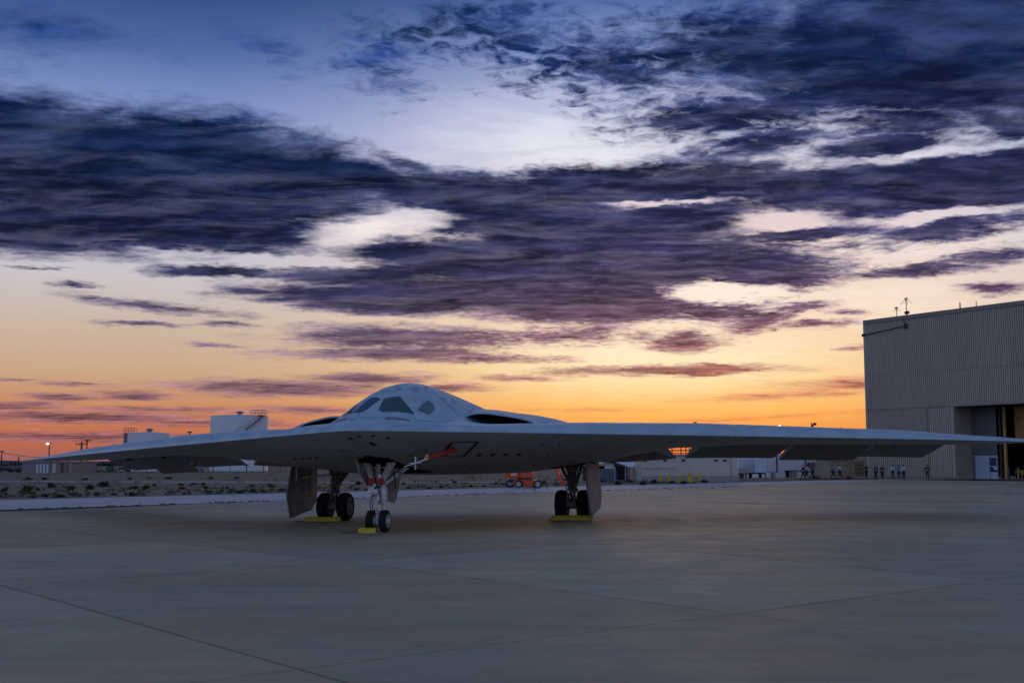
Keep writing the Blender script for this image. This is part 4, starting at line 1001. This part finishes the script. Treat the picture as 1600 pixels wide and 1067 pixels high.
MB().box(((X(814)+X(833))/2, 0, Z(741.8)), (X(833)-X(814), 1.5, 9.2*m_)).build('engine_cover', M['orange'], bl, bevel=.05)
cw = MB().box(((X(789)+X(813.5))/2, .05, Z(742.3)), (X(813.5)-X(789), 1.35, 8.2*m_)).build('counterweight', M['orange'], bl, bevel=.05)
for k in range(4):                                # the maker's pale lettering is only blocks at this size
    MB().box((X(801+2.3*k), -.64, Z(741.5)), (1.5*m_, .02, 3.2*m_)).build('letter', M['white'], cw)
MB().prism([(X(806), -.3, Z(738)), (X(812), -.3, Z(736)), (X(868), -.3, Z(728)), (X(868), -.3, Z(731.5)), (X(812), -.3, Z(740))], (0, .5, 0)).build('boom', M['orange'], bl, bevel=.02)
jb = MB().prism([(X(866.5), -.35, Z(731)), (X(870.5), -.35, Z(731)), (X(880), -.35, Z(757)), (X(876), -.35, Z(758))], (0, .3, 0)).build('jib', M['orange'], bl, bevel=.02)
MB().prism([(X(872), -.05, Z(731)), (X(874), -.05, Z(731)), (X(882), -.05, Z(755)), (X(880), -.05, Z(756))], (0, .2, 0)).build('jib_link', M['orange'], bl)
bk = MB().box((X(886), .2, Z(758.5)), (13*m_, 1.2, .8*m_)).build('platform', M['dark'], bl)
for px in (880, 886, 892): 
    for y_ in (-.4, .8): MB().box((X(px), y_, Z(751)), (.7*m_, .06, 15*m_)).build('guard_post', M['orange'], bk)
for py in (745, 751):
    for y_ in (-.4, .8): MB().box((X(886), y_, Z(py)), (13*m_, .05, .8*m_)).build('guard_rail', M['orange'], bk)
MB().box((X(882.5), -.2, Z(748)), (4*m_, .4, 8*m_)).build('control_box', M['dark'], bk); MB().cyl((X(883), -.45, Z(746)), (X(883), -.40, Z(746)), 1.2*m_, n=12).build('dial', M['white'], bk)
# ------------------------------------------------------------------ left background: tanks, sheds, fence, poles, cars, hills
M['tank'] = mat('tank_white', (.78, .79, .80), .5, var=.05, scale=.15, rnd=.02)
M['tanktrim'] = mat('tank_steel', (.22, .23, .24), .6, var=.1)
def tank(px, base, top_, wpx, lab, right):
    p = G(px, base); m_ = p.y/F; r = wpx/2*m_; H_ = AT(px, top_, p.y).z; k_ = (p.y+r)/p.y; p = Vector((p.x*k_, p.y, 0)); r *= k_
    t_ = empty('storage_tank', (p.x, p.y+r, 0), 0, lab, 'tank', 'white storage tanks')
    H_ *= (p.y+r)/p.y
    MB().lathe((0, 0, 0), (0, 0, 1), [(0, r), (H_, r)], 64).build('shell', M['tank'], t_, smooth=40)
    MB().lathe((0, 0, H_), (0, 0, 1), [(0, r+.05), (.06, r+.05), (.10, r*.98), (.55, .5)], 64).build('roof', M['tank'], t_, smooth=20)
    for k in range(1, 6): MB().lathe((0, 0, H_*k/6), (0, 0, 1), [(-.02, r+.01), (0, r+.02), (.02, r+.01)], 64).build('plate_seam', M['tank'], t_, smooth=40)
    MB().lathe((0, 0, H_+.4), (0, 0, 1), [(0, .55), (.5, .5), (.5, .95), (.75, .95), (.95, .2)], 16).build('roof_vent', M['tanktrim'], t_, smooth=40)
    # stair winding up the shell
    a0, a1 = (-math.pi*.64, -math.pi*.18) if right else (-math.pi*.62, -math.pi*.985)
    N = 26; st_ = MB(); outr = r+.9; zst = .42*H_ if right else .3*H_
    def pt(k, rad, dz=0):
        a = a0+(a1-a0)*k/N; zz_ = zst+(H_-zst)*min(1, (k/N)*1.0)
        if abs(k-N*.52) < 2: zz_ = zst+(H_-zst)*.52
        return Vector((math.cos(a)*rad, math.sin(a)*rad, zz_+dz))
    for k in range(N):
        A, B, C_, D = pt(k, r+.02), pt(k, outr), pt(k+1, outr), pt(k+1, r+.02)
        d_ = Vector((0, 0, -.35)); st_.add([A, B, C_, D, A+d_, B+d_, C_+d_, D+d_], [(0,1,2,3),(7,6,5,4),(0,4,5,1),(1,5,6,2),(2,6,7,3),(3,7,4,0)])
    so_ = st_.build('stair', M['tanktrim'], t_)
    hr = MB()
    for k in range(N): hr.cyl(pt(k, outr, 1.0), pt(k+1, outr, 1.0), .045, n=5)
    hr.build('handrail', M['tanktrim'], so_)
    # landing and railing on the roof rim
    E = pt(N, outr); e_ = -1 if not right else 1
    cxr = math.cos(a1)*(r-.4); cyr = math.sin(a1)*(r-.4)
    lw_ = 3.6 if right else 2.6
    pf = MB().box((cxr-(.3 if right else 0), cyr, H_+.12), (lw_, 1.8, .15)).build('landing', M['tanktrim'], t_)
    for k in range(5):
        for y_ in (-.9, .9): MB().cyl((cxr-lw_/2+lw_*k/4-(.3 if right else 0), cyr+y_, H_+.2), (cxr-lw_/2+lw_*k/4-(.3 if right else 0), cyr+y_, H_+1.4), .05, n=5).build('rail_post', M['tanktrim'], pf)
    for z_ in (.8, 1.4):
        for y_ in (-.9, .9): MB().cyl((cxr-lw_/2-(.3 if right else 0), cyr+y_, H_+z_), (cxr+lw_/2-(.3 if right else 0), cyr+y_, H_+z_), .045, n=5).build('rail', M['tanktrim'], pf)
    return t_
tank(372.5, 736, 651, 89, 'larger white storage tank with a stair slanting up to the right', True)
tank(231.5, 736, 678, 65, 'smaller white storage tank with a railed landing on its left', False)
# fence before the tanks
p = G(150, 738.2); m_ = p.y/F
fe = empty('chain_fence', p, 0, 'long wire fence with thin posts in front of the white tanks', 'fence')
for k in range(13): MB().cyl((26*k*m_, 0, 0), (26*k*m_, 0, 13.5*m_), .07, n=6).build('post', M['dark'], fe)
for z_ in (.3, 4.5, 9, 13): MB().cyl((0, 0, z_*m_), (312*m_, 0, z_*m_), .022, n=5).build('wire', M['dark'], fe)
p = G(385, 737.6); tp_ = empty('signal_post', p, 0, 'short T shaped post before the large white tank', 'post')
MB().cyl((0, 0, 0), (0, 0, 11*m_), .1, n=8).build('post', M['dark'], tp_); MB().box((0, 0, 11*m_), (6*m_, .15, .25)).build('crossbar', M['dark'], tp_)
# sheds at the left
M['shed'] = mat('shed_tan', (.28, .235, .22), .65, var=.08, rnd=.04)
M['stripe'] = mat('shed_white', (.62, .62, .66), .5, var=.05)
a, ang, L, on = frame_of((55, 739), (77, 739)); s1 = empty('storage_shed', a, ang, 'small shed with four white roll-up doors at the left', 'shed'); z1 = on(60, 722).z
MB().box((L/2, 2, z1/2), (L, 4, z1)).build('wall', M['shed'], s1); MB().box((L/2, 2, z1+.1), (L+.6, 4.6, .2)).build('roof', M['cream2'], s1)
for k in range(4): MB().box((L*(.14+.24*k), -.04, z1*.44), (L*.15, .08, z1*.86)).build('roll_door', M['stripe'], s1)
a, ang, L, on = frame_of((77.5, 739), (151, 737.8)); s2 = empty('long_shed', a, ang, 'long low tan shed beside the roll-up doors', 'shed'); z1 = on(100, 722).z
wall_row(0, L, 0, z1, 0, M['shed'], s2, L/8, 'wall_panel', .5, .03); MB().box((L/2, 3, z1/2), (L-.1, 5.8, z1-.1)).build('core', M['shed'], s2); MB().box((L/2, 3, z1+.1), (L+.4, 6.6, .2)).build('roof', M['cream2'], s2)
for px, w_, c_ in ((83, 1.2, 'cream'), (97, .8, 'vent'), (108, 1.0, 'cream2')): q = on(px, 733); MB().box((q.x, -.1, 1.0), (w_, .2, 1.9)).build('door', M[c_], s2)
for px in (87, 92): q = on(px, 720); MB().box((q.x, 2, z1+.5), (.8, .8, .8)).build('roof_unit', M['dark'], s2)
# parked cars
def car(px, py, wpx, colr, lab, van=False, heading=0):
    p = G(px, py); L_ = 4.6 if not van else 5.6; k = (wpx*p.y/F)/L_
    o = empty('parked_car' if not van else 'parked_van', p, heading, lab, 'car' if not van else 'van', 'vehicles parked before the sheds'); o.scale = (k, k, k)
    m = mat('car_paint', colr, .3, var=.04)
    H_ = 2.1 if van else 1.45
    pr = [(-2.3, .3), (-2.3, .8), (-1.9, .95), (-1.2, H_), (.9, H_), (1.6, .98), (2.25, .85), (2.3, .3)] if not van else [(-2.8, .3), (-2.8, 2.05), (-2.6, 2.1), (1.4, 2.1), (2.1, 1.2), (2.75, 1.05), (2.8, .3)]
    MB().prism([(a_, -.85, b_) for a_, b_ in pr], (0, 1.7, 0)).build('body', m, o, bevel=.07)
    gl = [(-1.55, 1.0), (-1.1, H_-.1), (.8, H_-.1), (1.3, 1.0)] if not van else [(.2, 1.25), (.2, 1.95), (1.3, 1.95), (1.85, 1.25)]
    for y_ in (-.87, .83): MB().prism([(a_, y_, b_) for a_, b_ in gl], (0, .04, 0)).build('side_window', M['greywin'], o)
    for a_ in (-1.45, 1.4):
        for y_ in (-.78, .78): MB().lathe((a_, y_, .33), (0, 1, 0), [(-.12, .2), (-.12, .3), (-.08, .34), (.08, .34), (.12, .3), (.12, .2)], 16).build('wheel', M['tyre'], o, smooth=40)
car(8, 737.6, 30, (.02, .02, .022), 'black car at the very left before the sheds')
car(38, 738.2, 30, (.028, .03, .036), 'dark car parked just left of the roll-up door shed')
car(26, 736.6, 26, (.10, .10, .11), 'dark grey car half hidden between the two black cars', True)
car(159, 737.6, 15, (.35, .30, .06), 'small dull yellow car right of the long shed')
car(186, 737.6, 15, (.30, .31, .33), 'grey car left of the smaller white tank', False)
car(196, 737.4, 20, (.05, .055, .06), 'dark van tucked against the smaller white tank', True)
car(296, 737.2, 24, (.04, .04, .045), 'dark car between the two white tanks')
car(312, 737.2, 18, (.20, .21, .22), 'grey van left of the larger white tank', True)
p = G(165.5, 737.5); m_ = p.y/F
du = empty('dumpster', p, 0, 'green dumpster with sloped lid among the parked cars', 'dumpster')
M['green'] = mat('dumpster_green', (.03, .13, .09), .5, var=.1)
MB().prism([(0, 0, .2), (12*m_, 0, .2), (12.5*m_, 0, 6*m_), (10*m_, 0, 8.5*m_), (2*m_, 0, 8.5*m_), (-.5*m_, 0, 6*m_)], (0, 2, 0)).build('bin', M['green'], du, bevel=.04); MB().box((6*m_, 1, 8.8*m_), (9*m_, 2.1, .12)).build('lid', M['dark'], du)
for a_ in (2, 10): MB().box((a_*m_, 1, .1), (.3, 1.8, .2)).build('skid', M['dark'], du)
# poles
def pole(px, by, ty, kind, lab, cat='street lamp', grp='lamp poles in the distance', depth=None):
    p = G(px, by) if depth is None else Vector((AT(px, HOR, depth).x, depth, 0)); m_ = p.y/F; H_ = AT(px, ty, p.y).z
    o = empty({'utility': 'utility_pole'}.get(kind, 'street_lamp'), p, 0, lab, cat, grp)
    wd_ = .16 if kind != 'utility' else .26
    MB().cyl((0, 0, 0), (0, 0, H_), wd_*1.1, wd_*.7, 8).build('pole', M['dark'] if kind != 'utility' else M['wood'], o, smooth=40)
    if kind == 'tee':
        MB().cyl((-3.2*m_, 0, H_), (3.2*m_, 0, H_), .07, n=6).build('arm', M['dark'], o)
        for a_ in (-2.6, 0, 2.6): MB().box((a_*m_, 0, H_), (1.6*m_, .5, .28)).build('lamp_head', M['dark'], o)
    elif kind == 'lit':
        MB().cyl((-2.4*m_, 0, H_), (2.2*m_, 0, H_), .07, n=6).build('arm', M['dark'], o)
        MB().lathe((-2.2*m_, -.2, H_-.1), (0, 0, 1), [(-.2, .1), (-.15, .28), (0, .36), (.15, .28), (.2, .1)], 12).build('lit_lamp', M['lampw'], o, smooth=True); MB().box((2*m_, 0, H_), (1.5*m_, .5, .3)).build('lamp_head', M['dark'], o)
    elif kind == 'flood':
        for a_ in (-1.3, 1.6): MB().box((a_*m_, 0, H_+.05), (2.1*m_, .5, 1.5*m_), Matrix.Rotation(.3, 3, 'Y')).build('lamp_head', M['dark'], o)
        MB().cyl((-2*m_, 0, H_), (2*m_, 0, H_), .07, n=6).build('arm', M['dark'], o)
    elif kind == 'utility':
        for z_ in (.6, 2.2): MB().box((0, -.2, H_-z_), (2.6, .15, .18)).build('crossarm', M['wood'], o)
        for a_ in (-1.1, -.5, .5, 1.1): MB().cyl((a_, -.2, H_-.5), (a_, -.2, H_-.15), .07, n=6).build('insulator', M['dark'], o)
    elif kind == 'curve':
        c_ = MB(); pts = [Vector((k*1.6*m_, 0, H_-1.0+1.0*math.sin(k*.55))) for k in range(4)]
        for A, B in zip(pts, pts[1:]): c_.cyl(A, B, .09, n=6)
        c_.build('arm', M['dark'], o); MB().box((5.4*m_, 0, H_-.2), (2.6*m_, .5, .35)).build('lamp_head', M['dark'], o)
    elif kind == 'bulb':
        MB().lathe((0, 0, H_), (0, 0, 1), [(-.1, .06), (0, .16), (.13, .19), (.26, .1)], 12).build('lit_lamp', M['lampw'], o, smooth=True); MB().cyl((-.5, 0, H_-.1), (.5, 0, H_-.1), .06, n=6).build('arm', M['dark'], o)
    else:
        MB().box((.8*m_, 0, H_), (1.8*m_, .4, .3)).build('lamp_head', M['dark'], o)
    return o, p, H_
pole(75.5, 737, 692.5, 'lit', 'lamp pole with one lamp lit, above the roll-up door shed')
_, up_, uh_ = pole(126, 737, 690, 'utility', 'wooden utility pole with two crossarms behind the long shed', 'utility pole')
pole(134.5, 737, 688, 'tee', 'T shaped lamp pole right beside the wooden utility pole')
pole(174.5, 737, 695, 'single', 'thin single lamp pole rising behind the left wing tip')
pole(294.5, 736.5, 675, 'tee', 'tall T shaped lamp pole between the two white tanks')
_, fp_, fh_ = pole(1.5, 738, 705.5, 'flood', 'dark pole with twin floodlights at the left frame edge')
pole(28, 736.5, 715, 'single', 'short thin pole right of the twin floodlight pole')
pole(1087, 744, 660.5, 'flood', 'floodlight pole showing above the wing left of the lit bulb')
pole(1220, 744, 666.5, 'bulb', 'pole with a small bright bulb just above the right wing')
pole(1270.5, 744, 660.5, 'curve', 'curved arm street lamp above the right wing near the hangar')
pole(1316, 744, 669.5, 'single', 'low lamp head just clearing the wing beside the hangar')
wl_ = MB(); A = Vector((fp_.x, fp_.y, fh_-.2)); B = Vector((up_.x, up_.y-.2, uh_-2.2))
pts = [A+(B-A)*(k/14)-Vector((0, 0, 1.1*math.sin(math.pi*k/14))) for k in range(15)]
for p, q in zip(pts, pts[1:]): wl_.cyl(p, q, .05, n=5)
o = wl_.build('power_line', M['dark']); tag(o, 'thin power line from the twin floodlight pole to the utility pole', 'power line')
# far hills and a dark belt of trees under them
M['hill'] = mat('far_hill_haze', (.15, .12, .16), .95, var=.15, scale=.002, spec=0)  # mauve tint paints the distance haze into the hill colour
def ridge(name, y0, x0, x1, fn, mt, dep=1500):
    N = 90; V = []; 
    for k in range(N+1):
        x = x0+(x1-x0)*k/N; V += [(x, y0-dep, -6), (x, y0, fn(k/N)), (x, y0+dep, -6)]
    return tag(MB().add(V, [(3*k+i, 3*k+3+i, 3*k+4+i, 3*k+1+i) for k in range(N) for i in (0, 1)]).build(name, mt, smooth=True), kind='structure')
from mathutils import noise as mn
ridge('hills', 9500, -9000, 9000, lambda u: 3+26*math.exp(-((u-.235)/.045)**2)+13*math.exp(-((u-.33)/.06)**2)+5*mn.noise(Vector((u*30, 0, 0)))+3*mn.noise(Vector((u*90, 2, 0))), M['hill'])
rr = random.Random(12); tb = MB()
for k in range(60):
    px = rr.uniform(-60, 330); p = G(px, 728.2); leaf_cloud(rr, 26, 9, 4, rr.uniform(1.5, 3.0), 1.3, tb, (p.x, p.y+rr.uniform(0, 60), 0), 3)
M['tree'] = mat('far_tree', (.035, .042, .03), .95, var=.3, scale=.3, spec=.05)
tag(tb.build('distant_scrub', M['tree']), 'dark belt of distant scrub and trees under the hills', 'scrub', kind='stuff')
# painted ring at the far right of the apron
def ringsheet(name, c, r0, r1, mt, z):
    N = 40; V = [];
    for k in range(N):
        a_ = 2*math.pi*k/N; V += [(c.x+math.cos(a_)*r0, c.y+math.sin(a_)*r0, z), (c.x+math.cos(a_)*r1, c.y+math.sin(a_)*r1, z)]
    return tag(MB().add(V, [(2*k, 2*k+1, (2*k+3) % (2*N), (2*k+2) % (2*N)) for k in range(N)]).build(name, mt), kind='structure')
c_ = G(1606, 771.5)
ringsheet('painted_ring', c_, .62, .95, M['stripe'], .008); ringsheet('painted_ring', c_, .95, 1.45, M['dark'], .006)
# ------------------------------------------------------------------ people by the hangar
def skin(V, E, rad, sub=1):
    me_ = bpy.data.meshes.new('tmp'); me_.from_pydata(V, E, []); o = bpy.data.objects.new('tmp', me_); COL.objects.link(o)
    md = o.modifiers.new('s', 'SKIN'); md.use_smooth_shade = True
    if not me_.skin_vertices: return None
    for i, r_ in enumerate(rad): me_.skin_vertices[0].data[i].radius = (r_, r_) if not isinstance(r_, tuple) else r_
    me_.skin_vertices[0].data[0].use_root = True
    s_ = o.modifiers.new('u', 'SUBSURF'); s_.levels = sub; s_.render_levels = sub
    dg_ = bpy.context.evaluated_depsgraph_get(); out = bpy.data.meshes.new_from_object(o.evaluated_get(dg_)); bpy.data.objects.remove(o)
    for p in out.polygons: p.use_smooth = True
    return out
M['face'] = mat('skin_tone', (.36, .22, .16), .6, var=.05)
M['hairm'] = mat('hair_dark', (.03, .022, .018), .7, var=.2)
M['navy'] = mat('trousers_navy', (.018, .020, .028), .8, var=.2)
M['shoe'] = mat('shoe_black', (.012, .012, .012), .5, var=.1)
def pose_points(kind):
    P = dict(pel=(0,0,.96), bel=(0,0,1.10), che=(0,0,1.30), nec=(0,0,1.48), chin=(0,-.02,1.56), hea=(0,-.015,1.66), top=(0,0,1.73))
    for s_, n_ in ((1, 'r'), (-1, 'l')):
        P['sh'+n_] = (.19*s_, 0, 1.42)
        if kind == 'stand': P['el'+n_] = (.25*s_, .03, 1.14); P['wr'+n_] = (.25*s_, -.05, .90); P['ha'+n_] = (.25*s_, -.07, .80)
        elif kind == 'folded': P['el'+n_] = (.27*s_, -.06, 1.16); P['wr'+n_] = (.03*s_, -.24, 1.18+.03*s_); P['ha'+n_] = (-.08*s_, -.22, 1.20+.03*s_)
        elif kind == 'hips': P['el'+n_] = (.40*s_, .06, 1.18); P['wr'+n_] = (.21*s_, -.05, 1.03); P['ha'+n_] = (.15*s_, -.10, 1.00)
        else: P['el'+n_] = (.23*s_, .10*s_, 1.15); P['wr'+n_] = (.23*s_, .02+.18*s_-.08, .93); P['ha'+n_] = (.22*s_, .02+.20*s_-.12, .84)
        if kind == 'walk':
            P['hi'+n_] = (.09*s_, 0, .92); P['kn'+n_] = (.09*s_, -.18*s_-.06, .50); P['an'+n_] = (.09*s_, -.34*s_+(.06 if s_ < 0 else 0), .09 if s_ > 0 else .13); P['to'+n_] = (.09*s_, -.34*s_-.15, .05)
        else:
            w_ = .13 if kind != 'stand' else .11
            P['hi'+n_] = (.09*s_, 0, .92); P['kn'+n_] = (.09*s_+.02*s_, -.015, .50); P['an'+n_] = (w_*s_, .02, .09); P['to'+n_] = (w_*s_*1.1, -.13, .04)
    return P
RAD = dict(pel=(.15,.11), bel=(.14,.10), che=(.165,.11), nec=.06, chin=.068, hea=(.082,.098), top=.05, sh=.068, el=.045, wr=.032, ha=.04, hi=.095, kn=.062, an=.042, to=.036)
def chain(P, names, edges, k=1.0, ov={}):
    V = [P[n_] for n_ in names]; E = [(names.index(a_), names.index(b_)) for a_, b_ in edges]; rd = []
    for n_ in names:
        r_ = ov.get(n_, RAD.get(n_, RAD.get(n_[:2])))
        rd.append(tuple(q*k for q in r_) if isinstance(r_, tuple) else r_*k)
    return skin(V, E, rd)
BN = ['pel','bel','che','nec','chin','hea','top','shr','elr','wrr','har','shl','ell','wrl','hal','hir','knr','anr','tor','hil','knl','anl','tol']
BE = [('pel','bel'),('bel','che'),('che','nec'),('nec','chin'),('chin','hea'),('hea','top'),('che','shr'),('shr','elr'),('elr','wrr'),('wrr','har'),('che','shl'),('shl','ell'),('ell','wrl'),('wrl','hal'),('pel','hir'),('hir','knr'),('knr','anr'),('anr','tor'),('pel','hil'),('hil','knl'),('knl','anl'),('anl','tol')]
SN = ['bel','che','nec','shr','elr','wrr','shl','ell','wrl']; SE = [('bel','che'),('che','nec'),('che','shr'),('shr','elr'),('elr','wrr'),('che','shl'),('shl','ell'),('ell','wrl')]
TN = ['pel','hir','knr','anr','hil','knl','anl']; TE_ = [('pel','hir'),('hir','knr'),('knr','anr'),('pel','hil'),('hil','knl'),('knl','anl')]
lib = {}
for kd in ('stand', 'folded', 'hips', 'walk'):
    P = pose_points(kd)
    hair = MB(); hp = Vector(P['hea'])+Vector((0, .018, .035))
    hair.lathe(hp, (0, .25, 1), [(-.07, .088), (-.02, .102), (.03, .092), (.06, .065), (.078, .03)], 14)
    hd_ = hair.build('hair', M['hairm']); hm_ = hd_.data; bpy.data.objects.remove(hd_)
    som = []
    for n_ in 'rl':
        A = Vector(P['an'+n_]); B = Vector(P['to'+n_])
        so_ = MB().cyl((A.x, A.y+.04, max(.04, A.z-.05)), (B.x, B.y, B.z), .052, .042, 8).build('shoe', M['shoe']); som.append(so_.data); bpy.data.objects.remove(so_)
    lib[kd] = (chain(P, BN, BE), chain(P, SN, SE, 1.30, {'nec': .055, 'wrr': .04, 'wrl': .04}), chain(P, TN, TE_, 1.26), hm_, som)
    lib[kd][0].materials.append(M['face']); lib[kd][2].materials.append(M['navy'])
PEOPLE = [
 (1255.2, 749.2, 'walk', -80, (.03,.03,.035), 'person in dark clothes at the rear of the walking trio'),
 (1261.3, 749.0, 'walk', -75, (.50,.45,.55), 'person in a pale pinkish shirt walking between two dark figures'),
 (1270.0, 748.8, 'walk', -85, (.035,.035,.04), 'person in dark clothes leading the walking trio'),
 (1301.5, 748.4, 'walk', 95, (.16,.22,.32), 'person in a grey blue shirt striding before the cream container'),
 (1312.0, 748.2, 'walk', 100, (.55,.62,.74), 'person in a pale blue shirt walking before the cream container'),
 (1354.0, 748.0, 'folded', 20, (.03,.03,.034), 'person in black with folded arms at the container end doors'),
 (1368.8, 748.6, 'stand', -60, (.032,.034,.045), 'person in dark clothes standing sideways beside the hangar corner'),
 (1378.8, 749.0, 'folded', 10, (.03,.03,.034), 'person in black with folded arms left of three blue shirts'),
 (1395.2, 748.9, 'folded', 0, (.42,.50,.68), 'person in a light blue shirt, leftmost of the blue shirted three'),
 (1404.8, 748.9, 'hips', -5, (.08,.17,.42), 'person in a strong blue shirt standing between two paler shirts'),
 (1412.2, 748.9, 'stand', 8, (.62,.68,.80), 'person in a white shirt, rightmost of the blue shirted three'),
 (1449.2, 748.6, 'hips', 0, (.03,.03,.034), 'person in black standing alone against the hangar wall'),
]
for px, py, kd, rot, colr, lab in PEOPLE:
    p = G(px, py); o = empty('person', p, R(rot), lab, 'person', 'people standing near the hangar')
    k = (22.6*p.y/F)/1.75; o.scale = (k, k, k)
    b_, s_, t_, h_, f_ = lib[kd]
    sm_ = s_.copy(); sm_.materials.clear(); sm_.materials.append(mat('shirt', colr, .8, var=.08))
    for nm, dd in (('body', b_), ('shirt', sm_), ('trousers', t_), ('hair', h_), ('shoe', f_[0]), ('shoe', f_[1])):
        c = bpy.data.objects.new(nm, dd); COL.objects.link(c); c.parent = o
print('slabs', slabs, 'hangar', hg_p, HH, LEN, W1, u1, zl)
